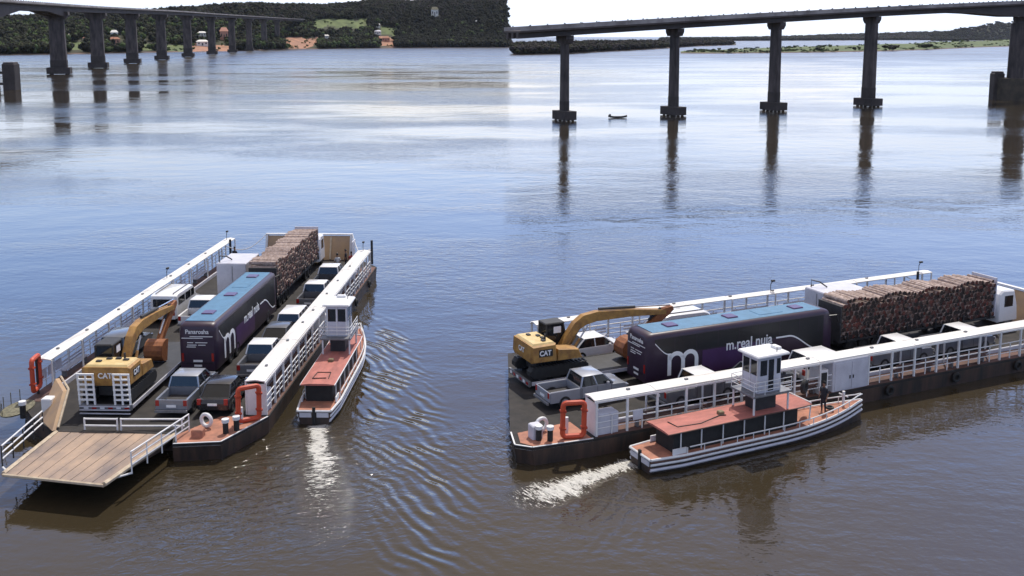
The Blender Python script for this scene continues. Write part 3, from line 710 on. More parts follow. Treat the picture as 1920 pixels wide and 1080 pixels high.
    # raised bow ramp with side frames, stays and posts
    b = MB(); b.hexa([(32.2, -3.3, DZ), (32.4, -3.3, DZ), (32.4, 4.6, DZ), (32.2, 4.6, DZ), (32.9, -3.3, 3.1), (33.1, -3.3, 3.1), (33.1, 4.6, 3.1), (32.9, 4.6, 3.1)]); rb = b.build('bow_ramp', TAN, t)
    for v in (-3.3, 4.6):
        b = MB(); b.hexa([(32.05, v - .1, DZ), (32.45, v - .1, DZ), (32.45, v + .1, DZ), (32.05, v + .1, DZ), (32.78, v - .1, 3.2), (33.18, v - .1, 3.2), (33.18, v + .1, 3.2), (32.78, v + .1, 3.2)]); b.build('ramp_side', WHITE, rb)
    b = MB(); b.box(32.82, 33.15, -3.42, 4.72, 3.21, 3.32); b.build('ramp_lip', WHITE, rb)
    for v in (-1.4, .6, 2.6):
        b = MB(); b.hexa([(32.14, v - .08, DZ + .1), (32.2, v - .08, DZ + .1), (32.2, v + .08, DZ + .1), (32.14, v + .08, DZ + .1), (32.80, v - .08, 3.05), (32.88, v - .08, 3.05), (32.88, v + .08, 3.05), (32.80, v + .08, 3.05)]); b.build('ramp_rib', WOODE, rb)
    b = MB(); b.hexa([(30.2, -3.75, DZ), (32.0, -3.75, DZ), (32.0, -3.65, DZ), (30.2, -3.65, DZ), (31.2, -3.75, 2.9), (32.6, -3.75, 2.9), (32.6, -3.65, 2.9), (31.2, -3.65, 2.9)]); b.build('bow_wing', GREYW, t)
    for (a, c) in (((33.0, -3.4, 3.25), (27.4, -5.6, 2.9)), ((33.0, 4.7, 3.25), (29.5, 7.6, 2.9))):
        a = Vector(a); c = Vector(c); pts = [a.lerp(c, f) - Vector((0, 0, .9 * math.sin(math.pi * f))) for f in [k / 8 for k in range(9)]]
        b = MB(); b.path(pts, .04, 5); b.build('stay_chain', WHITE, t)
    for (u, v, h) in ((30.6, -5.6, 2.2), (30.6, 7.4, 2.2), (-7.2, -5.0, .9), (28.2, -5.8, 1.9)):
        b = MB(); b.tube((u, v, DZ), (u, v, DZ + h), .11, 8); b.build('bow_post', DARK if h > 2 else WHITE, t)
    # double bitts and a winch on the stern platform
    for (u, v) in ((-8.6, -4.6), (-8.2, -5.05)) if full else ((-8.9, -5.2), (-8.4, -5.5)):
        b = MB(); b.tube((u, v, DZ), (u, v, DZ + .62), .15, 10); bt = b.build('bollard', BLACK, t)
        b = MB(); b.tube((u, v, DZ + .62), (u, v, DZ + .8), .2, 10); b.build('bollard_cap', WHITE, bt)
    b = MB(); b.bbox(-9.3, -8.8, -3.6, -3.0, DZ + .02, DZ + .45, .05) if full else b.bbox(-9.2, -8.6, -5.1, -4.5, DZ + .02, DZ + .75, .05)
    b.build('winch_box', PLATF if full else GREYW, t)
    # lamp brackets on the awnings
    for (u, v) in ((16.5, 7.9), (31.2, 7.9), (26.8, -5.5)):
        b = MB(); b.path([(u, v, awz + .06), (u, v, awz + .55), (u + .15, v, awz + .75)], .03, 5); lp_ = b.build('lamp_bracket', DARK, t)
        b = MB(); b.bbox(u + .05, u + .35, v - .09, v + .09, awz + .73, awz + .85, .02); b.build('lamp_head', DARK, lp_)
    for k in range(7):
        u = -4 + k * 4.1 + random.uniform(-.8, .8)
        b = MB(); b.bbox(u, u + .22, -5.55, -5.4, awz + .03, awz + .12, .02); b.build('roof_clamp', GREYS, t)
        u = -1 + k * 4.4 + random.uniform(-.8, .8)
        b = MB(); b.bbox(u, u + .22, 7.8, 7.95, awz + .03, awz + .12, .02); b.build('roof_clamp', GREYS, t)
    # tyres hung along the water side
    for u in ((-2., 4, 14, 19.5, 25) if not full else (13.5, 19, 25)):
        b = MB(); b.torus((u, -6.32, .55), .24, .1, 'y', 14, 6); b.build('tyre_fender', BLACK, t)
    if not full: return t
    # port side: stern cheek plates and the net platform
    b = MB(); b.hexa([(-8.4, 4.5, DZ), (-6.6, 6.1, DZ), (-6.75, 6.25, DZ), (-8.55, 4.65, DZ), (-6.2, 4.9, 2.35), (-4.2, 6.3, 2.35), (-4.35, 6.45, 2.35), (-6.35, 5.05, 2.35)]); b.build('ramp_cheek', TAN, t)
    b = MB(); b.tube((-8.3, 4.45, DZ + .1), (-6.1, 4.85, 2.4), .07, 6); b.build('cheek_rail', WOODE, t)
    b = MB(); b.tube((-6.1, 4.85, 2.4), (-4.1, 6.25, 2.4), .06, 6); b.build('cheek_rail', WOODE, t)
    b = MB(); ring = [(-5.5 + 1.3 * math.cos(a), 8.1 + .75 * math.sin(a)) for a in [2 * math.pi * k / 16 for k in range(16)]]
    b.prism(ring, DZ - .02, DZ + .05); b.build('net_platform', OLIVE, t)
    for k in range(5):
        a = .6 + k * .55; b = MB(); b.tube((-5.5 + 1.25 * math.cos(a), 8.1 + .7 * math.sin(a), DZ + .05), (-5.5 + 1.25 * math.cos(a), 8.1 + .7 * math.sin(a), DZ + .75), .025, 5); b.build('platform_stanchion', OLIVE, t)
    b = MB(); b.tube((-6.8, 7.1, DZ), (-6.8, 7.1, DZ + .75), .16, 8); bt = b.build('bollard', BLACK, t)
    b = MB(); b.tube((-6.8, 7.1, DZ + .75), (-6.8, 7.1, DZ + .95), .2, 8); b.build('bollard_cap', WHITE, bt)
    b = MB(); b.bbox(-6.6, -6.0, 5.6, 6.2, DZ + .02, DZ + 1.0, .05); b.build('winch_box', WHITE, t)
    b = MB(); b.tube((-3.2, 8.1, DZ), (-3.2, 8.1, 3.3), .07, 8); b.build('mast', DARK, t)
    for k in range(3):
        b = MB(); b.box(-2.6 + k * .9, -1.9 + k * .9, 8.2, 8.24, DZ + .6, DZ + 1.2); b.build('side_board', GREYW, t)
    # lowered stern ramp: planks on a frame, side gutters and railings
    rp_ = thing_part = bpy.data.objects.new('stern_ramp', None)
    COL.objects.link(rp_); rp_.parent = t
    A0, A1, B0, B1 = Vector((-8.62, 4.3, DZ - .02)), Vector((-8.72, -1.85, DZ - .02)), Vector((-14.2, 4.05, 1.22)), Vector((-15.15, -.95, 1.22))
    npl = 9
    for k in range(npl):
        f0, f1 = k / npl + .003, (k + 1) / npl - .003
        a, c = A0.lerp(A1, f0), A0.lerp(A1, f1); e, g = B0.lerp(B1, f0), B0.lerp(B1, f1); dz = Vector((0, 0, -.09)); j = Vector((0, 0, random.uniform(-.008, .008)))
        b = MB(); b.hexa([x + dz + j for x in (e, g, c, a)] + [x + j for x in (e, g, c, a)]); b.build('plank', WOOD, rp_)
    for (a, c) in ((A0, B0), (A1, B1)):
        b = MB(); d = (c - a).normalized(); s = Vector((0, 0, 0)); b.tube(a + Vector((0, .1 if a is A0 else -.1, -.02)), c + Vector((0, .1 if a is A0 else -.1, .0)), .12, 6); b.build('gutter', WOODE, rp_)
    b = MB(); b.tube(B0 + Vector((-.06, .1, -.03)), B1 + Vector((-.06, -.1, -.03)), .085, 6); b.build('lip', WOODE, rp_)
    b = MB(); dz = Vector((0, 0, -.55)); b.hexa([A0 + dz, A1 + dz, B1 + Vector((.6, .2, -.3)), B0 + Vector((.6, -.2, -.3)), A0 - Vector((0, 0, .1)), A1 - Vector((0, 0, .1)), B1 + Vector((.3, .1, -.1)), B0 + Vector((.3, -.1, -.1))]); b.build('underframe', HULLB, rp_)
    for sgn, (a, c) in ((1, (Vector((-8.2, 5.3, DZ)), Vector((-13.2, 4.75, 1.2)))), (-1, (Vector((-8.4, -2.6, DZ)), Vector((-13.6, -1.7, 1.18))))):
        for z in (.3, .62, .95):
            b = MB(); b.tube(a + Vector((0, 0, z)), c + Vector((0, 0, z)), .042, 6); b.build('ramp_rail', WHITE, rp_)
        for k in range(5):
            p = a.lerp(c, k / 4); b = MB(); b.tube(p + Vector((0, 0, -.15)), p + Vector((0, 0, .98)), .038, 6); b.build('ramp_stanchion', WHITE if sgn < 0 else DARK, rp_)
        p = c; b = MB(); b.tube(p + Vector((0, 0, -.1)), p + Vector((-.5, -sgn * .5, -.1)), .05, 6); b.build('rail_foot', WHITE, rp_)
    # swing gate across the lane
    for (v0, v1) in ((3.0, 1.25), (1.05, -2.2)):
        for z in (.25, .62):
            b = MB(); b.tube((-8.35, v0, DZ + z), (-8.35 + (.35 if v1 < 0 else 0), v1, DZ + z - (.1 if v1 < 0 else 0)), .05, 6); b.build('gate_rail', WHITE, t)
        for v in (v0, v1):
            b = MB(); b.tube((-8.33, v, DZ), (-8.33, v, DZ + .66), .05, 6); b.build('gate_post', WHITE, t)
    return t
ferryL = make_ferry('L'); ferryR = make_ferry('R')

# rigid life floats, lifebuoys
def life_float(P, rz, label, tilt=0.):
    t = thing('life_float', label, 'life float', P, rz, 'orange life floats'); t.rotation_euler = (tilt, 0, rz)
    W2, H2, r_ = .56, .92, .14
    pts = []
    for cx, cz, a0 in ((W2 - .18, H2 - .18, 0), (-W2 + .18, H2 - .18, 90), (-W2 + .18, -H2 + .18, 180), (W2 - .18, -H2 + .18, 270)):
        for k in range(4):
            a = R(a0 + 30 * k); pts.append(Vector((cx + .18 * math.cos(a), 0, cz + .18 * math.sin(a) + H2 + .14)))
    n = len(pts); rings = []
    for i, p in enumerate(pts):
        d = (pts[(i + 1) % n] - pts[i - 1]).normalized(); o = d.cross(Vector((0, 1, 0)))
        rings.append([p + o * r_ * math.cos(a) + Vector((0, 1, 0)) * r_ * math.sin(a) for a in [2 * math.pi * k / 8 for k in range(8)]])
    b = MB(); b.loft(rings + [rings[0]], caps=False); b.build('float_ring', ORANGE, t, True)
    for s in (-1, 1):
        for z in (.55, 1.5):
            b = MB(); b.box(s * W2 - .155, s * W2 + .155, -.155, .155, z, z + .09); b.build('strap', mat('strap_red', (.40, .05, .02), .7), t)
life_float(W('L', -7.0, -5.35, DZ + .02), yaw('L') + R(-58), 'upright orange rectangular life float at the near end of the left-hand ferry awning', R(4))
life_float(W('R', -7.2, -5.75, DZ + .02), yaw('R') + R(-16), 'upright orange rectangular life float at the stern of the right-hand ferry', R(4))
life_float(W('L', -3.6, 7.95, DZ + .35), yaw('L') + R(8), 'orange life float seen edge-on at the far stern corner of the left-hand ferry')
def lifebuoy(P, rz, label):
    b = MB(); b.torus((0, 0, .42), .32, .1, 'y', 22, 8); o = b.build('lifebuoy', WHITE, None, True); o.location = P; o.rotation_euler = (0, 0, rz)
    return tag(o, label, 'lifebuoy', 'white lifebuoys')
lifebuoy(W('L', -7.9, -3.35, DZ + .02), yaw('L') + R(70), 'white lifebuoy standing on the stern platform of the left-hand ferry')
lifebuoy(W('R', -8.3, -4.3, DZ + .02), yaw('R') + R(8), 'white lifebuoy standing beside the winch at the stern of the right-hand ferry')

# ------------------------------------------------------------------ vehicles (local frame: x forward, y to the left, z up from the deck)
def wheel(parent, x, y, r_, w_, hub=GREYS):
    b = MB(); n = 18; prof = [(-w_ / 2, r_ * .62), (-w_ / 2, r_ * .93), (-w_ / 2 + .03, r_), (w_ / 2 - .03, r_), (w_ / 2, r_ * .93), (w_ / 2, r_ * .62)]
    rings = [[(x + q * math.cos(a), y + p, r_ + q * math.sin(a)) for p, q in prof] for a in [2 * math.pi * k / n for k in range(n)]]
    b.loft(rings + [rings[0]], caps=False); t = b.build('wheel', BLACK, parent, True)
    b = MB(); s = 1 if y > 0 else -1
    b.tube((x, y - s * w_ * .3, r_), (x, y + s * w_ * .32, r_), r_ * .61, 14); b.build('rim', hub, t)
def greenhouse(t, xs, zs, w0, w1, paint, rear_glass=True, nside=2):
    """xs = base rear, base front, top rear, top front; zs = belt, roof"""
    xb0, xb1, xt0, xt1 = xs; z0, z1 = zs
    B = [(xb0, -w0), (xb1, -w0), (xb1, w0), (xb0, w0)]; T = [(xt0, -w1), (xt1, -w1), (xt1, w1), (xt0, w1)]
    b = MB(); b.hexa([(x, y, z0) for x, y in B] + [(x, y, z1) for x, y in T]); b.build('cabin_glass', GLASS, t)
    b = MB(); i = .10
    b.loft([[(x, y, z1 - .03) for x, y in T], [(xt0 - .02, -w1 - .02, z1 + .02), (xt1 + .03, -w1 - .02, z1 + .02), (xt1 + .03, w1 + .02, z1 + .02), (xt0 - .02, w1 + .02, z1 + .02)],
            [(xt0 + i, -w1 + i, z1 + .075), (xt1 - i, -w1 + i, z1 + .075), (xt1 - i, w1 - i, z1 + .075), (xt0 + i, w1 - i, z1 + .075)]])
    b.build('roof', paint, t, True)
    for k in range(4):
        b = MB(); b.tube((*B[k], z0), (*T[k], z1), .055, 5); b.build('pillar', paint, t)
    for s in (-1, 1):
        for k in range(1, nside):
            f = k / nside; b = MB(); b.tube((xb0 + (xb1 - xb0) * f, s * w0, z0), (xt0 + (xt1 - xt0) * f, s * w1, z1), .05, 5); b.build('pillar', paint, t)
def lamps(t, xr, xf, hw, zr, zf):
    for s in (-1, 1):
        b = MB(); b.box(xr - .03, xr + .05, s * hw - .1, s * hw + .1, zr - .16, zr + .16); b.build('tail_light', RED, t)
        b = MB(); b.box(xf - .06, xf + .03, s * hw - .16, s * hw + .16, zf - .08, zf + .08); b.build('headlight', CHROME, t)
PBODY = mat('car_shaded_white', (.15, .155, .17), .35, var=.1, coat=.4)  # white bodywork dimmed: the shade on its sides is put into the colour
PSIL2 = mat('car_shaded_silver', (.22, .235, .27), .3, metal=.2, var=.08, coat=.5)  # darker copy of the silver, painting shade on the left pickup's sides
def pickup(label, P, rz, paint, liner=LINER, roof=None, group='pickups and cars on the ferry decks', bar=True):
    t = thing('pickup_truck', label, 'pickup', P, rz, group); hw = .90
    b = MB(); b.slab([(1.95, .42), (1.9, 1.08), (3.6, 1.10), (3.75, 1.08), (4.85, .98), (5.02, .84), (5.04, .5), (4.95, .40)], -hw, hw, .09); b.build('body', paint, t, True)
    b = MB(); b.box(.1, 1.93, -hw + .12, hw - .12, .55, .62); b.build('bed_floor', liner, t)
    for s in (-1, 1):
        b = MB(); b.bbox(.06, 1.94, s * hw - s * .13, s * hw, .42, 1.06, .03); b.build('bed_side', paint, t)
    b = MB(); b.bbox(-.02, .055, -hw + .02, hw - .02, .5, 1.04, .02); tg = b.build('tailgate', paint, t)
    b = MB(); b.box(-.045, -.022, -.26, .26, .62, .76); b.build('number_plate', LETTER, tg)
    b = MB(); b.bbox(-.16, -.03, -hw, hw, .36, .5, .03); b.build('rear_bumper', GREYS, t)
    b = MB(); b.bbox(5.0, 5.12, -hw, hw, .34, .56, .04); b.build('front_bumper', GREYS, t)
    greenhouse(t, (1.98, 4.05, 2.15, 3.45), (1.07, 1.62), hw - .05, hw - .17, roof or paint)
    for x in (.95, 4.15):
        for s in (-1, 1): wheel(t, x, s * (hw - .1), .37, .25)
    lamps(t, .0, 5.03, hw - .14, .86, .78)
    for s in (-1, 1):
        for x in (2.02, 3.02, 3.92):
            b = MB(); b.box(x, x + .022, *sorted((s * (hw - .006), s * (hw + .004))), .5, 1.02); b.build('door_gap', BLACK, t)
        b = MB(); b.box(1.35, 3.75, *sorted((s * (hw - .01), s * (hw + .02))), .36, .45); b.build('sill_step', BLACK, t)
        b = MB(); b.bbox(3.55, 3.72, *sorted((s * (hw + .02), s * (hw + .2))), 1.08, 1.25, .03); b.build('wing_mirror', paint, t)
    return t
def car(label, P, rz, paint, suv=False, van=False, group='pickups and cars on the ferry decks'):
    t = thing('van' if van else ('sport_utility_car' if suv else 'car'), label, 'van' if van else 'car', P, rz, group); hw = .88
    if van:
        L_ = 5.0; b = MB(); b.slab([(0, .38), (-.02, 1.2), (.12, 2.05), (.5, 2.14), (3.35, 2.14), (3.7, 2.0), (4.3, 1.22), (4.9, 1.02), (5.02, .8), (5.0, .38)], -.95, .95, .11); b.build('body', paint, t, True)
        b = MB(); b.hexa([(4.28, -.78, 1.26), (4.34, -.78, 1.24), (4.34, .78, 1.24), (4.28, .78, 1.26), (3.70, -.72, 1.95), (3.78, -.72, 1.94), (3.78, .72, 1.94), (3.70, .72, 1.95)]); b.build('windscreen', GLASS, t)
        b = MB(); b.box(-.03, .02, -.7, .7, 1.3, 1.85); b.build('rear_window', GLASS, t)
        for s in (-1, 1):
            for (a, c) in ((.5, 1.8), (1.95, 3.0), (3.1, 3.75)):
                b = MB(); b.box(a, c, *sorted((s * .935, s * .957)), 1.3, 1.85); b.build('side_window', GLASS, t)
            b = MB(); b.box(.4, 3.4, *sorted((s * .6, s * .66)), 2.15, 2.21); b.build('roof_rail', GREYS, t)
    else:
        L_ = 4.5 if suv else 4.2; zb = 1.02 if suv else .92; zr = 1.72 if suv else 1.44
        b = MB(); b.slab([(.02, .36), (-.02, zb - .2), (.12, zb), (3.1, zb + .02), (L_ - .25, zb - .12), (L_, zb - .3), (L_ - .02, .42), (L_ - .12, .34)], -hw, hw, .1); b.build('body', paint, t, True)
        greenhouse(t, (.12 if suv else .45, 3.25, .35 if suv else 1.1, 2.55), (zb - .02, zr), hw - .06, hw - .2, paint, nside=3 if suv else 2)
        for s in (-1, 1):
            b = MB(); b.bbox(2.75, 2.9, *sorted((s * (hw + .01), s * (hw + .17))), zb, zb + .15, .03); b.build('wing_mirror', paint, t)
    b = MB(); b.box(-.05, -.022, -.26, .26, .62, .74); b.build('number_plate', LETTER, t)
    for x in (.8, L_ - .8):
        for s in (-1, 1): wheel(t, x, s * (hw - .08), .34, .22)
    lamps(t, .0, L_, hw - .14, .82, .68)
    return t

def bus(side):
    t = thing('coach', ('tall purple and black coach seen from behind on the left-hand ferry' if side == 'L' else 'tall purple and black coach seen side-on on the right-hand ferry'), 'bus', W(side, 0, -.2, DZ), yaw(side), 'coaches on the ferries')
    hw, H_, z0, L_ = 1.17, 3.36, .42, 14.0
    st = []
    for x, k, dzr in ((0, .86, -.26), (.06, .91, -.14), (.2, .965, -.05), (.5, 1, 0), (13.2, 1, 0), (13.65, .97, -.10), (13.9, .90, -.55), (14.0, .84, -1.1)):
        w_ = hw * k; zt = H_ + dzr
        st.append([(x, -w_ + .04, z0), (x, -w_, z0 + .12), (x, -w_, zt - .30), (x, -w_ + .03, zt - .17), (x, -w_ + .11, zt - .07), (x, -w_ + .28, zt), (x, w_ - .28, zt), (x, w_ - .11, zt - .07), (x, w_ - .03, zt - .17), (x, w_, zt - .30), (x, w_, z0 + .12), (x, w_ - .04, z0)])
    b = MB(); b.loft(st); b.build('body', BUSP, t, True)
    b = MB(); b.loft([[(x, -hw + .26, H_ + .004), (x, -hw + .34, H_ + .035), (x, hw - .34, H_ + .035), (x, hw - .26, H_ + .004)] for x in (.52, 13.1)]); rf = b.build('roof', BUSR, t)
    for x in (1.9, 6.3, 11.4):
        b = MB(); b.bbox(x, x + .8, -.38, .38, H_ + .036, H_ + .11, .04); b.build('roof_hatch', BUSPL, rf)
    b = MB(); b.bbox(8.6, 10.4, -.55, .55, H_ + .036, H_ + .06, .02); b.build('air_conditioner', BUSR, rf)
    # black glazed flank with its swooping lower edge, plum panel, white piping
    def low(x):
        if x < 1.7: return 2.05 + 1.0 * (1 - sstep((x - .05) / 1.45))
        if x < 9.9: return 2.02
        return 2.02 - 1.12 * sstep((x - 10.4) / 2.4)
    for s in (-1, 1):
        y = s * (hw + .004); xs = [.52 + (13.15 - .52) * k / 60 for k in range(61)]
        b = MB(); b.loft([[(x, y, low(x)), (x, y + s * .008, low(x)), (x, y + s * .008, H_ - .33), (x, y, H_ - .33)] for x in xs]); b.build('window_band', BUSK, t)
        b = MB(); xs2 = [.53 + (1.9 - .53) * k / 14 for k in range(15)]
        b.loft([[(x, y + s * .012, low(x) - .05), (x, y + s * .016, low(x) - .05), (x, y + s * .016, low(x) + .02), (x, y + s * .012, low(x) + .02)] for x in xs2]); b.build('white_piping', LETTER, t)
        b = MB(); xs2 = [9.4 + (13.1 - 9.4) * k / 24 for k in range(25)]
        b.loft([[(x, y + s * .012, low(x) - .06), (x, y + s * .016, low(x) - .06), (x, y + s * .016, low(x) + .04), (x, y + s * .012, low(x) + .04)] for x in xs2]); b.build('white_piping', LETTER, t)
        b = MB(); b.loft([[(x, y, .62 + .12 * math.sin(x)), (x, y + s * .006, .62), (x, y + s * .006, low(x) - .08), (x, y, low(x) - .08)] for x in [3.9 + (8.0 - 3.9) * k / 12 for k in range(13)]]); b.build('plum_panel', BUSPL, t)
        for x in [1.9 + 1.55 * k for k in range(8)]:
            b = MB(); b.box(x, x + .02, *sorted((y + s * .0085, y + s * .012)), 2.1 if x < 10 else 2.0, H_ - .36); b.build('window_joint', BUSP, t)
        # big rounded letter m
        X = (1, 0, 0) if s < 0 else (-1, 0, 0); x0 = 1.55 if s < 0 else 3.85
        m = MB(); r_ = .48; th = .13; c0 = Vector((x0, y + s * .014, 0)); zb, zt = .72, 1.72
        sg = 1 if s < 0 else -1
        def strip(pts):
            rings = []
            for i, p in enumerate(pts):
                d = Vector(pts[min(i + 1, len(pts) - 1)]) - Vector(pts[max(0, i - 1)]); d.normalize(); nn = Vector((-d.y, d.x))
                a, c = Vector(p) + nn * th, Vector(p) - nn * th
                rings.append([(x0 + sg * a.x, y + s * .010, a.y), (x0 + sg * a.x, y + s * .022, a.y), (x0 + sg * c.x, y + s * .022, c.y), (x0 + sg * c.x, y + s * .010, c.y)])
            m.loft(rings)
        strip([(0, zb), (0, zt + .28)])
        for k in (0, 1):
            cx = r_ + 2 * r_ * k
            strip([(cx - r_ * math.cos(a), zt - .18 + r_ * math.sin(a)) for a in [math.pi * j / 10 for j in range(1, 11)]] + [(cx + r_, zb)])
        m.build('letter_m', LETTER, t)
        text('m.real nuia', .92, LETTER, t, frame(X, (0, 0, 1), (5.6 if s < 0 else 9.6, y + s * .014, 1.72)), bold=.012, sx=.86)
    # rear end
    text('Panarosha', .38, LETTER, t, frame((0, -1, 0), (0, 0, 1), (-.008, 0, 2.72)), align='CENTER', bold=.006, sx=.92)
    for (z, a, c) in ((2.52, -.95, .45), (2.42, -.35, .95), (2.14, -.62, .12), (2.14, .25, .62), (1.99, -.5, -.05), (1.99, .05, .62), (1.87, .1, .66)):
        b = MB(); b.box(-.016, -.004, a, c, z, z + .045); b.build('rear_text_line', LETTER, t)
    b = MB(); b.box(-.02, -.004, -.28, .28, .95, 1.08); b.build('number_plate', LETTER, t)
    b = MB(); b.box(-.02, -.004, -.24, .24, .66, .78); b.build('badge_plate', LETTER, t)
    b = MB(); b.box(-.014, -.004, -.9, .9, .86, .89); b.build('engine_lid_joint', BUSK, t)
    for s in (-1, 1):
        b = MB(); b.box(-.03, -.004, s * .92 - .07, s * .92 + .07, 1.0, 1.5); b.build('tail_light', RED, t)
        b = MB(); b.path([(13.6, s * 1.1, 2.9), (14.1, s * 1.3, 2.95), (14.25, s * 1.32, 2.5)], .045, 5); b.build('mirror_arm', BUSK, t)
    b = MB(); b.hexa([(13.93, -.95, 1.35), (13.97, -.95, 1.35), (13.97, .95, 1.35), (13.93, .95, 1.35), (13.72, -.98, 3.05), (13.78, -.98, 3.05), (13.78, .98, 3.05), (13.72, .98, 3.05)]); b.build('windscreen', GLASS, t)
    for x in (2.7, 4.05, 11.4):
        for s in (-1, 1): wheel(t, x, s * (hw - .14), .5, .3)
    return t
bus('L'); bus('R')

def log_truck(side):
    t = thing('log_truck', 'long flatbed timber truck carrying crosswise logs ahead of the coach on the %s ferry' % WHO[side], 'truck', W(side, 14.75, -.05, DZ), yaw(side), 'timber trucks on the ferries')
    b = MB(); b.box(.1, 14.3, -.45, .45, .62, .85); b.build('chassis', DARK, t)
    b = MB(); b.bbox(.1, 14.3, -1.05, 1.05, .86, 1.0, .02); b.build('flatbed', DARK, t)
    for x in (.12, 14.25):
        b = MB(); b.box(x - .05, x + .05, -1.05, 1.05, 1.0, 3.75 if x > 5 else 3.3); b.build('headboard', DARK if x < 5 else GREYW, t)
    for k in range(6):
        for s in (-1, 1):
            b = MB(); b.box(.6 + k * 2.6, .7 + k * 2.6, *sorted((s * 1.1, s * 1.18)), .9, 1.5); b.build('stake', DARK, t)
    for x in (1.2, 2.3, 3.4, 9.6, 10.7):
        for s in (-1, 1): wheel(t, x, s * .85, .48, .3, DARK)
    b = MB(); b.slab([(14.6, .45), (14.6, 2.5), (14.9, 2.75), (16.1, 2.7), (16.45, 1.5), (16.5, .45)], -1.1, 1.1, .1); cb = b.build('cab', PWHITE, t, True)
    b = MB(); b.hexa([(16.44, -.95, 1.55), (16.5, -.95, 1.53), (16.5, .95, 1.53), (16.44, .95, 1.55), (16.13, -.9, 2.5), (16.2, -.9, 2.5), (16.2, .9, 2.5), (16.13, .9, 2.5)]); b.build('windscreen', GLASS, cb)
    for s in (-1, 1):
        b = MB(); b.box(15.1, 15.95, *sorted((s * 1.085, s * 1.11)), 1.55, 2.35); b.build('side_window', GLASS, cb)
        wheel(t, 15.6, s * .9, .48, .3, GREYS)
    return t
log_truck('L'); log_truck('R')
def log_mesh(k):
    r = random.Random(100 + k); b = MB(); n = 9; R0 = .155; L_ = 1.02
    ang = [2 * math.pi * i / n for i in range(n)]; wob = [r.uniform(.86, 1.1) for _ in ang]
    ring = lambda y, f: [(R0 * f * w_ * math.cos(a), y, R0 * f * w_ * math.sin(a)) for a, w_ in zip(ang, wob)]
    rings = [ring(-L_, 1.0), ring(-.3, .97), ring(.4, .95), ring(L_, .92)]
    vs = [p for q in rings for p in q]; fs = []
    for j in range(3):
        for i in range(n): fs.append((j * n + i, j * n + (i + 1) % n, (j + 1) * n + (i + 1) % n, (j + 1) * n + i))
    b.add(vs, fs, 0); b.add(rings[0], [tuple(range(n))], 1); b.add(rings[3], [tuple(range(n))], 1)
    return b
LOGV = []
for k in range(8):
    o = log_mesh(k).build('log', [BARK, (LOGEND, LOGENDD, LOGEND, LOGENDD, LOGENDP, LOGEND, LOGENDD, LOGENDD)[k]]); LOGV.append(o.data); bpy.data.objects.remove(o)
def logs(side):
    rl = random.Random(5 if side == 'L' else 6); rows, cols = 10, 46; du, dv = .302, .262
    bulk = MB(); n_ind = 0
    for j in range(rows - 1, -1, -1):
        for i in range(cols - (j % 2)):
            u = 14.75 + .42 + (i + .5 * (j % 2)) * du + rl.uniform(-.05, .05)
            z = DZ + 1.0 + .16 + j * dv + rl.uniform(-.015, .015) + (.10 * math.sin(i * .55) + rl.uniform(0, .08) if j == rows - 1 else 0)
            v = -.05 + rl.uniform(-.09, .09); k = rl.randrange(8); a = rl.uniform(0, 6.28); s = rl.uniform(.72, 1.16); yw = rl.uniform(-.035, .035) * (2 if j == rows - 1 else 1)
            x, y, _ = W(side, u, v)
            Mx = Matrix.Translation((x, y, z)) @ Matrix.Rotation(yaw(side) + yw, 4, 'Z') @ Matrix.Rotation(a, 4, 'Y') @ Matrix.Diagonal((s, rl.choice((1, -1)), s, 1))
            if side == 'R' and n_ind < 270:
                o = bpy.data.objects.new('log', LOGV[k]); COL.objects.link(o); o.matrix_world = Mx; n_ind += 1
                tag(o, 'reddish brown log stacked crosswise on the timber truck of the right-hand ferry', 'log', 'logs on the right-hand timber truck')
            else:
                me = LOGV[k]; base = 0
                for p in me.polygons:
                    pass
                mi = 0 if k in (0, 2, 5) else (1 if k == 4 else 2)
                bulk.v_off = len(bulk.v); bulk.v += [tuple(Mx @ vv.co) for vv in me.vertices]
                for p in me.polygons:
                    bulk.f.append(tuple(q + bulk.v_off for q in p.vertices)); bulk.m.append(0 if p.material_index == 0 else 1 + mi)
    o = bulk.build('log_pile', [BARK, LOGEND, LOGENDP, LOGENDD]); o['kind'] = 'stuff'
    tag(o, 'dark reddish logs piled crosswise on the timber truck of the left-hand ferry' if side == 'L' else 'lower rows of dark logs on the timber truck of the right-hand ferry', 'logs')
logs('L'); logs('R')

def box_truck(side):
    t = thing('box_truck', 'white box truck with tall square box beside the logs on the %s ferry' % WHO[side], 'truck', W(side, 16.2, 2.75, DZ), yaw(side), 'white box trucks on the ferries')
    b = MB(); b.bbox(0, 3.6, -1.15, 1.15, .95, 3.32, .04); bx = b.build('cargo_box', GREYW, t)
    b = MB(); b.box(-.03, -.004, -1.12, -.01, 1.0, 3.25); b.build('rear_door', GREYW, bx)
    b = MB(); b.box(-.03, -.004, .01, 1.12, 1.0, 3.25); b.build('rear_door', GREYW, bx)
    b = MB(); b.box(-.05, -.031, -.1, -.06, 1.1, 3.1); b.build('door_bar', GREYS, bx)
    b = MB(); b.box(0, 6, -.4, .4, .6, .94); b.build('chassis', DARK, t)
    b = MB(); b.slab([(3.9, .45), (3.9, 2.1), (4.2, 2.3), (5.0, 2.25), (5.5, 1.4), (5.75, 1.2), (5.8, .45)], -.98, .98, .1); b.build('cab', PWHITE, t, True)
    for x in (1.1, 5.0):
        for s in (-1, 1): wheel(t, x, s * .85, .42, .28)
    b = MB(); b.path([(.4, 1.0, 3.32), (.4, 1.0, 3.8), (.8, .6, 3.7), (1.2, .3, 3.36)], .05, 5); b.build('exhaust_pipe', DARK, t)
box_truck('L'); box_truck('R')

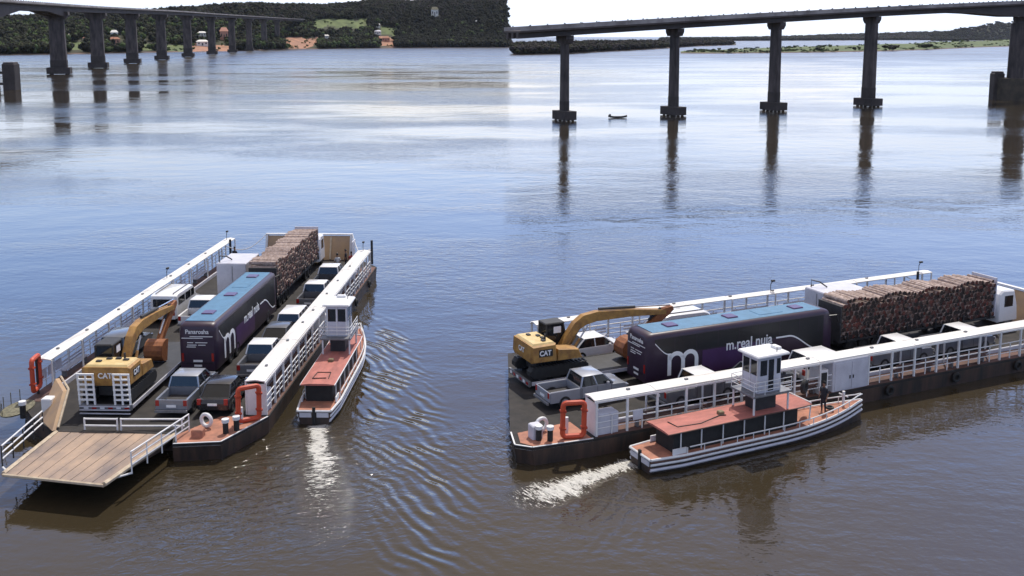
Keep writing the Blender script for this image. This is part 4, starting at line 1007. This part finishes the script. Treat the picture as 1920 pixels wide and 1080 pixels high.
def excavator(side):
    t = thing('excavator', 'yellow tracked excavator with folded boom loaded behind the coach on the %s ferry' % WHO[side], 'excavator', W(side, -4.3, 2.75, DZ + .55), yaw(side), 'excavators on the ferries')
    for s in (-1, 1):
        prof = [(-1.7, .12), (-1.9, .32), (-1.9, .58), (-1.7, .78), (1.8, .78), (2.0, .58), (2.0, .32), (1.8, .12)]
        b = MB(); b.slab(prof, s * 1.05 - .28, s * 1.05 + .28, .05); tr = b.build('track', BLACK, t)
        for k in range(16):
            x = -1.75 + k * .235; b = MB(); b.box(x, x + .09, s * 1.05 - .29, s * 1.05 + .29, .785, .82); b.build('track_shoe', DARK, tr)
    b = MB(); b.bbox(-1.2, 1.2, -.75, .75, .3, .85, .05); b.build('undercarriage', DARK, t)
    b = MB(); b.tube((0, 0, .8), (0, 0, 1.0), .7, 18); b.build('slew_ring', DARK, t)
    b = MB(); b.slab([(-1.75, 1.05), (-1.85, 1.3), (-1.8, 2.1), (-.2, 2.12), (-.1, 1.05)], -1.35, 1.35, .12); b.build('counterweight', YEL, t, True)
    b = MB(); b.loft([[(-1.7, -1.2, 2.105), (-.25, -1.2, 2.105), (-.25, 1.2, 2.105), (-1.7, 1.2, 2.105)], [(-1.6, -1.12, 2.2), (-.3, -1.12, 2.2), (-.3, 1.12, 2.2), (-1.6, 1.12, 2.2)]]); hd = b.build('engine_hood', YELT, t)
    for (x, y) in ((-.7, -.4), (-.75, .1), (-1.2, .5), (-.9, -.9)):
        b = MB(); b.bbox(x, x + .22, y, y + .3, 2.2, 2.28, .02); b.build('hood_vent', DARK, hd)
    b = MB(); b.tube((-.6, -.6, 2.2), (-.6, -.6, 2.55), .06, 8); b.build('exhaust_pipe', DARK, t)
    b = MB(); b.slab([(-.08, 1.05), (-.08, 1.75), (1.3, 1.6), (1.55, 1.05)], -1.35, -.35, .06); b.build('side_body', YEL, t)
    b = MB(); b.hexa([(-.06, .3, 1.05), (1.5, .3, 1.05), (1.5, 1.3, 1.05), (-.06, 1.3, 1.05), (-.04, .36, 2.75), (1.1, .36, 2.75), (1.1, 1.24, 2.75), (-.04, 1.24, 2.75)]); cb = b.build('cab', GLASS, t)
    for (x0, x1, y) in ((-.06, -.04, .3), (1.5, 1.1, .34), (-.06, -.04, 1.3), (1.5, 1.1, 1.24)):
        b = MB(); b.tube((x0, y, 1.05), (x1, y, 2.76), .06, 5); b.build('cab_pillar', DARK, cb)
    b = MB(); b.bbox(-.12, 1.2, .28, 1.32, 2.76, 2.86, .05); b.build('cab_roof', DARK, cb)
    b = MB(); b.box(.45, .95, .31, .325, 2.2, 2.6); b.build('cab_sticker', LETTER, cb)
    # boom, stick and bucket, box sections along a path in the plane y = c
    def arm(name, pts, hs, w_, m):
        y = .05; rings = []
        for i, p in enumerate(pts):
            d = Vector(pts[min(i + 1, len(pts) - 1)]) - Vector(pts[max(0, i - 1)]); d.normalize(); n = Vector((-d.y, d.x)); a = Vector(p) + n * hs[i]; c = Vector(p) - n * hs[i]
            rings.append([(a.x, y - w_, a.y), (a.x, y + w_, a.y), (c.x, y + w_, c.y), (c.x, y - w_, c.y)])
        b = MB(); b.loft(rings); return b.build(name, m, t)
    bm_ = arm('boom', [(.75, 1.3), (1.25, 1.95), (1.8, 2.6), (2.35, 2.92), (3.2, 3.05), (5.6, 2.98), (8.2, 2.75)], [.15, .21, .27, .31, .29, .22, .13], .22, YEL)
    st_ = arm('stick', [(8.75, 2.95), (8.2, 2.72), (7.2, 2.05), (5.9, 1.05)], [.12, .30, .24, .14], .18, RUST)
    for (a, c, e) in (((1.4, 1.1), (2.5, 2.6), .30), ((1.4, 1.1), (2.5, 2.6), -.30), ((3.4, 3.45), (8.6, 3.12), 0), ((7.9, 3.0), (6.1, 1.6), 0)):
        m_ = ((a[0] + c[0]) / 2, (a[1] + c[1]) / 2); b = MB(); b.tube((a[0], .05 + e, a[1]), (m_[0], .05 + e, m_[1]), .085, 8); cy = b.build('ram_cylinder', YEL if e else DARK, t)
        b = MB(); b.tube((m_[0], .05 + e, m_[1]), (c[0], .05 + e, c[1]), .05, 8); b.build('ram_rod', CHROME, cy)
    b = MB(); cx, cz, n = 5.6, .72, 9; inner = []; outer = []
    for k in range(n):
        a = R(60 + 215 * k / (n - 1)); outer.append((cx + .78 * math.cos(a), cz + .68 * math.sin(a))); inner.append((cx + .70 * math.cos(a), cz + .60 * math.sin(a)))
    for k in range(n - 1):
        b.hexa([(outer[k][0], -.5, outer[k][1]), (outer[k + 1][0], -.5, outer[k + 1][1]), (outer[k + 1][0], .6, outer[k + 1][1]), (outer[k][0], .6, outer[k][1]),
                (inner[k][0], -.5, inner[k][1]), (inner[k + 1][0], -.5, inner[k + 1][1]), (inner[k + 1][0], .6, inner[k + 1][1]), (inner[k][0], .6, inner[k][1])])
    bk = b.build('bucket', RUST, t)
    for y in (-.52, .58):
        b = MB(); b.prism([(p[0], p[1]) for p in outer], 0, .04); o = b.build('bucket_cheek', RUST, bk); o.data.transform(Matrix.Translation((0, y + .04, 0)) @ Matrix.Rotation(R(90), 4, 'X'))
    for k in range(4):
        b = MB(); y = -.42 + k * .28; x, z = outer[-1]; b.hexa([(x - .06, y, z - .04), (x + .06, y, z - .04), (x + .06, y + .1, z - .04), (x - .06, y + .1, z - .04), (x + .14, y + .03, z + .2), (x + .18, y + .03, z + .2), (x + .18, y + .07, z + .2), (x + .14, y + .07, z + .2)]); b.build('bucket_tooth', GREYS, bk)
    # badge: white letters on a black plate on both cheeks and the rear
    for s, X in ((-1, (1, 0, 0)), (1, (-1, 0, 0))):
        y = s * 1.352; b = MB(); b.box(-1.35, -.45, *sorted((y, y + s * .012)), 1.42, 1.86); pl = b.build('badge_plate', BLACK, t)
        text('CAT', .42, LETTER, pl, frame(X, (0, 0, 1), ((-1.32 if s < 0 else -.48), y + s * .02, 1.50)), bold=.012, sx=.92)
    text('CAT', .42, LETTER, t, frame((0, -1, 0), (0, 0, 1), (-1.845, .42, 1.5)), bold=.012, sx=.95)
    return t
def lowbed(side):
    t = thing('lowbed_trailer', 'low trailer under the excavator with %s on the %s ferry' % (('two white grid ramps folded up' if side == 'L' else 'side edge facing the silver pickup'), WHO[side]), 'trailer', W(side, -6.35, 2.75, DZ), yaw(side), 'low trailers on the ferries')
    b = MB(); b.bbox(.15, 11.6, -1.4, 1.4, .38, .54, .02); b.build('bed', DARK, t)
    for s in (-1, 1):
        b = MB(); b.box(.2, 11.5, *sorted((s * 1.405, s * 1.46)), .36, .56); b.build('side_rail', GREYW if s < 0 else DARK, t)
        for x in (1.0, 1.95, 2.9): wheel(t, x, s * 1.12, .36, .3, DARK)
    b = MB(); b.box(.02, .14, -1.45, 1.45, .3, .62); rear = b.build('rear_beam', GREYS, t)
    for k in range(6):
        b = MB(); b.box(-.0, .018, -1.3 + k * .45, -1.05 + k * .45, .38, .54); b.build('rear_marker', LETTER if k % 2 else RED, rear)
    if side == 'L':
        for s in (-1, 1):      # folded loading ramps: open white grids
            y0 = s * .98 - .42; lean = .25; rp_ = bpy.data.objects.new('loading_ramp', None); COL.objects.link(rp_); rp_.parent = t
            zz = [.62 + 1.75 * k / 6 for k in range(7)]
            X = lambda z: .02 - (z - .62) * .06
            for y in (y0, y0 + .42, y0 + .84):
                b = MB(); b.hexa([(X(.6) - .04, y - .045, .62), (X(.6) + .04, y - .045, .62), (X(.6) + .04, y + .045, .62), (X(.6) - .04, y + .045, .62), (X(2.4) - .04, y - .045, 2.42), (X(2.4) + .04, y - .045, 2.42), (X(2.4) + .04, y + .045, 2.42), (X(2.4) - .04, y + .045, 2.42)]); b.build('stringer', LETTER, rp_)
            for z in zz[1:]:
                b = MB(); b.box(X(z) - .05, X(z) + .05, y0 - .05, y0 + .89, z - .045, z + .045); b.build('rung', LETTER, rp_)
        for k in range(3):
            b = MB(); b.box(-.1, -.02, -1.4, 1.4, .12 + k * .2, .17 + k * .2); b.build('bumper_bar', GREYW, t)
    return t
for s in 'LR': excavator(s); lowbed(s)
for s in 'LR':
    who = WHO[s] + ' ferry'
    pickup('silver pickup with open black bed parked behind the coach on the ' + who, W(s, -6.6, -1.0, DZ), yaw(s), PSIL2 if s == 'L' else PSILV, roof=PSILV)
    if s == 'L':
        car('dark car beside the silver pickup near the stern of the left-hand ferry', W(s, -6.3, -3.15, DZ), yaw(s), PDARK)
    pickup('white pickup, body greyed as in shade, beside the coach rear on the ' + who, W(s, -.7, -3.65, DZ), yaw(s) + R(1), PBODY, roof=PWHITE)
    car('dark hatchback between two white vehicles beside the coach on the ' + who, W(s, 4.5, -3.5, DZ), yaw(s), PGREY)
    car('white sport utility car level with the coach front on the ' + who, W(s, 7.6, -3.75, DZ) if s == 'L' else W(s, 8.9, -3.8, DZ), yaw(s), PWHITE, suv=True)
    pickup('white pickup, body greyed as in shade, beside the middle of the logs on the ' + who, W(s, 14.5, -3.5, DZ), yaw(s) - R(1), PBODY, roof=PWHITE)
    pickup('white-roofed pickup, body darkened as in shade, foremost beside the logs on the ' + who, W(s, 20.2, -3.4, DZ), yaw(s), PGREY, roof=PWHITE)  # shade on this body is put in by the darker paint
    if s == 'L':
        car('dark car under the far awning, left of the excavator boom', W(s, 1.9, 6.0, DZ), yaw(s), PGREY, suv=True)
        car('white van parked against the far awning of the left-hand ferry', W(s, 11.0, 6.15, DZ), yaw(s), PWHITE, van=True)
        pickup('white pickup beside the white van left of the coach roof', W(s, 9.6, 3.7, DZ), yaw(s), PWHITE)
    else:
        car('white van half hidden behind the excavator boom on the right-hand ferry', W(s, 5.4, 6.1, DZ), yaw(s), PWHITE, van=True)
        car('white hatchback beyond the excavator bucket on the right-hand ferry', W(s, -1.8, 5.6, DZ), yaw(s), PWHITE)

# ------------------------------------------------------------------ pusher boats lashed alongside
def pusher(side):
    t = thing('pusher_boat', 'long red-roofed pusher boat with white wheelhouse lashed alongside the %s ferry' % WHO[side], 'boat', W(side, -4.75, -8.35, 0), yaw(side) + (R(1.6) if side == 'R' else R(.4)), 'pusher boats beside the ferries')
    t.scale = (.91, .93, 1.0); L_ = 16.4
    def hb(x):     # half beam at the gunwale
        f = x / L_
        if f < .12: return 1.0 + .22 * (f / .12)
        if f < .55: return 1.22
        return 1.22 * max(0., 1 - ((f - .55) / .45) ** 2.3)
    sheer = lambda x: .78 + .34 * max(0, (x / L_ - .55) / .45) ** 1.7
    xs = [L_ * k / 40 for k in range(41)]
    st = []
    for x in xs:
        w_ = max(.03, hb(x)); z = sheer(x)
        st.append([(x, -w_, z), (x, -w_ * .93, .3), (x, -w_ * .75, -.35), (x, w_ * .75, -.35), (x, w_ * .93, .3), (x, w_, z)])
    b = MB(); b.loft(st); b.build('hull', HULLB, t, True)
    b = MB(); b.loft([[(x, -max(.02, hb(x) - .06), sheer(x) + .004), (x, max(.02, hb(x) - .06), sheer(x) + .004), (x, max(.02, hb(x) - .06), sheer(x) + .03), (x, -max(.02, hb(x) - .06), sheer(x) + .03)] for x in xs]); b.build('deck', PLATF, t)
    for (dz, r_, m, name) in ((.0, .07, WHITE, 'gunwale'), (-.27, .07, WHITE, 'rub_strake'), (-.13, .05, DECKR, 'side_band'), (-.55, .085, GREYW, 'boot_stripe')):
        for s in (-1, 1):
            pts = [(x, s * (max(.03, hb(x)) * (1 + .07 * dz / .5) + .02), sheer(x) + dz) for x in xs]
            b = MB(); b.path(pts, r_, 6); b.build(name, m, t, True)
    b = MB(); b.tube((-.03, -1.0, .78), (-.03, 1.0, .78), .07, 6); b.build('stern_gunwale', WHITE, t)
    for s in (-1, 1):
        b = MB(); b.box(-.06, .0, s * .52 - .36, s * .52 + .36, .42, .68); b.build('stern_board', GREYW, t)
    b = MB(); b.box(-.1, .02, -.09, .09, -.1, 1.0); b.build('rudder_post', BLACK, t)
    # bulwark rail on short stanchions
    for s in (-1, 1):
        pts = [(x, s * max(.05, hb(x) - .04), sheer(x) + .36) for x in xs if x > 2.2]
        b = MB(); b.path(pts, .035, 6); b.build('bulwark_rail', WHITE, t)
        x = 2.3; 
        while x < L_ - .3:
            b = MB(); y = s * max(.05, hb(x) - .04); b.tube((x, y, sheer(x)), (x, y, sheer(x) + .36), .03, 5); b.build('bulwark_stanchion', WHITE, t); x += 1.15
        b = MB(); b.box(1.4, 2.3, *sorted((s * 1.02, s * 1.1)), .82, 1.12); b.build('bulwark_box', WHITE, t)
    # low red-roofed house: solid black block paints the shade inside its open sides
    hx0, hx1, zr = 1.35, 11.4, 1.95
    def rw(x): return min(1.05, hb(x) - .08) if x < 9.8 else max(.3, hb(x) - .14)
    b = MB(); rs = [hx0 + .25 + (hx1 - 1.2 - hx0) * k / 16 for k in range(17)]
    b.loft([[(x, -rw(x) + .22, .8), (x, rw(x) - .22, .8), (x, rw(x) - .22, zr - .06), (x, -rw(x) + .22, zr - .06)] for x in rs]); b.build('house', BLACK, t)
    b = MB(); rs = [hx0 - .25 + (hx1 - hx0 + .25) * k / 24 for k in range(25)]
    b.loft([[(x, -rw(x), zr - .06), (x, rw(x), zr - .06), (x, rw(x), zr), (x, rw(x) * .5, zr + .05), (x, -rw(x) * .5, zr + .05), (x, -rw(x), zr)] for x in rs]); rf = b.build('roof', TUGROOF, t)
    for s in (-1, 1):
        b = MB(); b.path([(x, s * (rw(x) + .015), zr - .03) for x in rs], .035, 5); b.build('roof_edge', WHITE if side == 'L' else DECKR, rf)
        for x in (2.0, 3.4, 4.9, 6.4, 7.9, 9.3):
            y = s * (rw(x) - .1); b = MB(); b.tube((x, y, sheer(x)), (x, y, zr - .06), .04, 6); b.build('post', WHITE, t)
    b = MB(); b.path([(2.1, -.35, zr + .09), (2.0, .45, zr + .09), (2.05, .5, zr + .09)] if side == 'L' else [(2.0, .3, zr + .08), (2.1, -.5, zr + .06), (3.6, -.62, zr + .05), (5.2, -.2, zr + .08), (5.6, -.3, zr + .08)], .03, 5); b.build('hose', BLACK, rf)
    if side == 'L':
        for (a, c) in (((2.05, -.5), (3.2, -.42)), ((3.2, -.42), (3.2, .42)), ((3.2, .42), (2.05, .5))):
            b = MB(); b.tube((*a, zr + .075), (*c, zr + .075), .025, 5); b.build('hatch_seal', BLACK, rf)
    b = MB(); b.bbox(5.3, 5.65, -.15, .2, zr + .05, zr + .22, .04); b.build('roof_vent', mat('vent_olive', (.20, .15, .08), .7), rf)
    # wheelhouse on stilts
    x0, x1, hw, z0, z1 = 7.5, 9.2, .72, 3.0, 4.95
    b = MB(); b.bbox(x0 - .55, x1 + .6, -hw - .3, hw + .3, z0 - .1, z0, .02); pf = b.build('wheelhouse_platform', GREYS, t)
    for x in (x0 - .4, x1 + .4):
        for s in (-1, 1):
            b = MB(); b.tube((x, s * (hw + .18), zr), (x, s * (hw + .18), z0 - .1), .06, 6); b.build('stilt', WHITE, pf)
    b = MB(); b.bbox(x0 + .1, x1 - .1, -.5, .5, zr + .03, z0 - .12, .05); b.build('stair_trunk', DARK, pf)
    for s in (-1, 1):
        for z in (.28, .5, .72):
            b = MB(); b.tube((x0 - .5, s * (hw + .27), z0 + z), (x1 + .55, s * (hw + .27), z0 + z), .022, 5); b.build('guard_rail', WHITE, pf)
        for x in (x0 - .5, x0 + .3, x1 - .3, x1 + .55):
            b = MB(); b.tube((x, s * (hw + .27), z0), (x, s * (hw + .27), z0 + .74), .025, 5); b.build('guard_stanchion', WHITE, pf)
    for z in (.28, .5, .72):
        b = MB(); b.tube((x0 - .5, -hw - .27, z0 + z), (x0 - .5, hw + .27, z0 + z), .022, 5); b.build('guard_rail', WHITE, pf)
    b = MB(); b.bbox(x0, x1, -hw, hw, z0 + .005, z1, .05); wh = b.build('wheelhouse', GREYW, t)
    for s in (-1, 1):
        for (a, c, lo) in ((x0 + .14, x0 + .62, z0 + .95), (x0 + .74, x0 + 1.12, z0 + .08), (x1 - .36, x1 - .1, z0 + .95)):
            b = MB(); b.box(a, c, *sorted((s * (hw + .002), s * (hw + .014))), lo, z1 - .18); b.build('door_opening' if lo < z0 + .5 else 'side_window', GLASS, wh)
    for y in (-.62, .06):
        b = MB(); b.box(x0 - .014, x0 - .002, y, y + .54, z0 + .95, z1 - .2); b.build('aft_window', GLASS, wh)
        b = MB(); b.box(x1 + .002, x1 + .014, y, y + .54, z0 + .9, z1 - .2); b.build('front_window', GLASS, wh)
    for y in (-.64, .0, .62):
        b = MB(); b.box(x0 - .03, x0 - .016, y - .03, y + .03, z0 + .05, z1 - .05); b.build('batten', WHITE, wh)
    b = MB(); b.bbox(x0 - .22, x1 + .45, -hw - .2, hw + .2, z1 + .005, z1 + .12, .06); wr = b.build('wheelhouse_roof', WHITE, t)
    b = MB(); b.path([(x1 - .2, -.5, z1 + .12), (x1 - .2, -.5, z1 + .35)], .03, 5); b.build('mast', GREYS, wr)
    b = MB(); b.bbox(x1 + .0, x1 + .35, -.3, .3, z1 + .12, z1 + .26, .03); b.build('searchlight', WHITE, wr)
    # foredeck: tow bitt, rope coil
    b = MB(); b.tube((14.9, 0, 1.0), (14.9, 0, 1.85), .09, 8); b.build('tow_bitt', WHITE, t)
    b = MB(); b.tube((14.9, -.35, 1.62), (14.9, .35, 1.62), .05, 6); b.build('bitt_bar', WHITE, t)
    b = MB(); b.torus((13.6, -.2, 1.16), .2, .07, 'z', 14, 6); b.build('rope_coil', DARK, t)
    b = MB(); b.path([(11.3, -.9, 1.0), (11.4, -.9, 2.0), (11.4, .9, 2.0), (11.3, .9, 1.0)], .045, 6); b.build('bow_hoop', WHITE, t)
    for (x, y) in ((.9, -.95), (4.5, -1.28), (8.6, -1.28)):
        pass
    return t
pusher('L'); pusher('R')
# tyre leaning on the red roof edge of the right-hand pusher
b = MB(); b.torus((0, 0, .42), .3, .13, 'y', 18, 8); o = b.build('tyre', BLACK, None, True); o.location = W('R', 6.2, -7.7, 2.0); o.rotation_euler = (0, 0, yaw('R') + R(30)); tag(o, 'black tyre standing on the red roof ahead of the right-hand wheelhouse', 'tyre')

# ------------------------------------------------------------------ people
def person(P, rz, label, shirt, lean=0.):
    t = thing('person', label, 'person', P, rz, 'people standing on the ferries')
    J = [((0, 0, .95), .13), ((0, 0, 1.12), .125), ((0, .0, 1.30), .15), ((0, 0, 1.43), .10), ((.01, 0, 1.50), .055), ((.02, 0, 1.57), .075), ((.025, 0, 1.68), .085), ((.02, 0, 1.74), .055),
         ((0, .19, 1.38), .062), ((-.02, .26, 1.12), .047), ((.08, .25, .88), .036), ((.11, .25, .79), .03),
         ((0, -.19, 1.38), .062), ((-.03, -.27, 1.12), .047), ((.10, -.22, .90), .036), ((.13, -.21, .81), .03),
         ((0, .09, .86), .095), ((.02, .11, .48), .06), ((-.01, .12, .10), .042), ((.04, .12, .04), .04), ((.15, .13, .035), .032),
         ((0, -.09, .86), .095), ((.03, -.10, .48), .06), ((-.02, -.11, .10), .042), ((.03, -.11, .04), .04), ((.14, -.12, .035), .032)]
    E = [(0, 1), (1, 2), (2, 3), (3, 4), (4, 5), (5, 6), (6, 7), (2, 8), (8, 9), (9, 10), (10, 11), (2, 12), (12, 13), (13, 14), (14, 15), (0, 16), (16, 17), (17, 18), (18, 19), (19, 20), (0, 21), (21, 22), (22, 23), (23, 24), (24, 25)]
    # five short fingers per hand
    for h, (hx, hy) in ((11, (.11, .25)), (15, (.13, -.21))):
        for k in range(5):
            a = len(J); dx = -.028 + .016 * k
            z = J[h][0][2]
            if k == 4: J += [((hx + .045, hy - math.copysign(.015, hy), z - .01), .009), ((hx + .06, hy - math.copysign(.03, hy), z - .045), .008)]
            else: J += [((hx + dx + .01, hy, z - .05), .0095), ((hx + dx + .022, hy - math.copysign(.012, hy), z - .09 + .008 * abs(k - 1.5)), .008)]
            E += [(h, a), (a, a + 1)]
    me = bpy.data.meshes.new('body'); me.from_pydata([j[0] for j in J], E, [])
    o = bpy.data.objects.new('body', me); COL.objects.link(o)
    md = o.modifiers.new('skin', 'SKIN'); sv = me.skin_vertices[0].data
    for i, j in enumerate(J): sv[i].radius = (j[1], j[1] * (1.25 if i in (1, 2) else 1))
    sv[0].use_root = True
    o.modifiers.new('sub', 'SUBSURF').levels = 1
    m2 = bpy.data.meshes.new_from_object(o.evaluated_get(bpy.context.evaluated_depsgraph_get())); bpy.data.objects.remove(o)
    for m in (SKIN, shirt, TROUS, BLACK): m2.materials.append(m)
    for p in m2.polygons:
        c = p.center; p.use_smooth = True
        p.material_index = 3 if c.z < .11 else (2 if c.z < .93 and abs(c.y) < .2 else (1 if (c.z < 1.46 and (abs(c.y) < .2 or c.z > 1.15)) else 0))
    bo = bpy.data.objects.new('body', m2); COL.objects.link(bo); bo.parent = t
    b = MB(); rings = []
    for z, r_, dx in ((1.66, .098, -.012), (1.72, .1, -.004), (1.78, .085, .005), (1.815, .04, .008)):
        rings.append([(.02 + dx + r_ * math.cos(a) * (1 if math.cos(a) < 0 else .82), r_ * .9 * math.sin(a), z + (.03 if math.cos(a) > .3 else 0)) for a in [2 * math.pi * k / 12 for k in range(12)]])
    b.loft(rings); b.build('hair', HAIR, t, True)
    for s in (-1, 1):
        b = MB(); b.torus((.105, s * .032, 1.655), .006, .006, 'x', 6, 4); b.build('eye', BLACK, t)
        b = MB(); b.torus((.02, s * .088, 1.65), .016, .009, 'y', 8, 4); b.build('ear', SKIN, t)
    b = MB(); b.tube((.10, 0, 1.65), (.125, 0, 1.62), .008, 5, .015); b.build('nose', SKIN, t)
    b = MB(); b.box(.095, .107, -.024, .024, 1.588, 1.597); b.build('mouth', SHIRTR, t)
person(W('L', 29.3, 6.6, DZ), yaw('L') + R(160), 'person in dark clothes standing beyond the end of the far awning', SHIRTD)
person(W('L', 28.6, -3.6, DZ), yaw('L') + R(100), 'person in dark shirt standing by the raised bow ramp', SHIRTD)
person(W('L', 27.6, -4.3, DZ), yaw('L') + R(200), 'person in red shirt standing close to the far end of the near awning', SHIRTR)
person(W('L', 26.9, -3.2, DZ), yaw('L') + R(30), 'person in pale shirt standing in front of the foremost pickup', SHIRTW)
person(W('R', 7.35, -8.0, .86), yaw('R') + R(190), 'person in dark shirt standing on the foredeck of the right-hand pusher boat', SHIRTD)

# ------------------------------------------------------------------ the air: thin river haze
hm = bpy.data.materials.new('haze_air'); hm.use_nodes = True; hn = hm.node_tree.nodes; hn.clear()
ho = hn.new('ShaderNodeOutputMaterial'); hv = hn.new('ShaderNodeVolumePrincipled')
hv.inputs['Color'].default_value = (.78, .86, 1, 1); hv.inputs['Density'].default_value = 1.4e-5; hv.inputs['Anisotropy'].default_value = .2
hm.node_tree.links.new(hv.outputs[0], ho.inputs['Volume'])
b = MB(); b.box(-9000, 9000, -400, 12500, -30, 150); hz_ = b.build('haze', hm); hz_['kind'] = 'stuff'; tag(hz_, 'thin pale haze hanging over the whole river', 'haze')
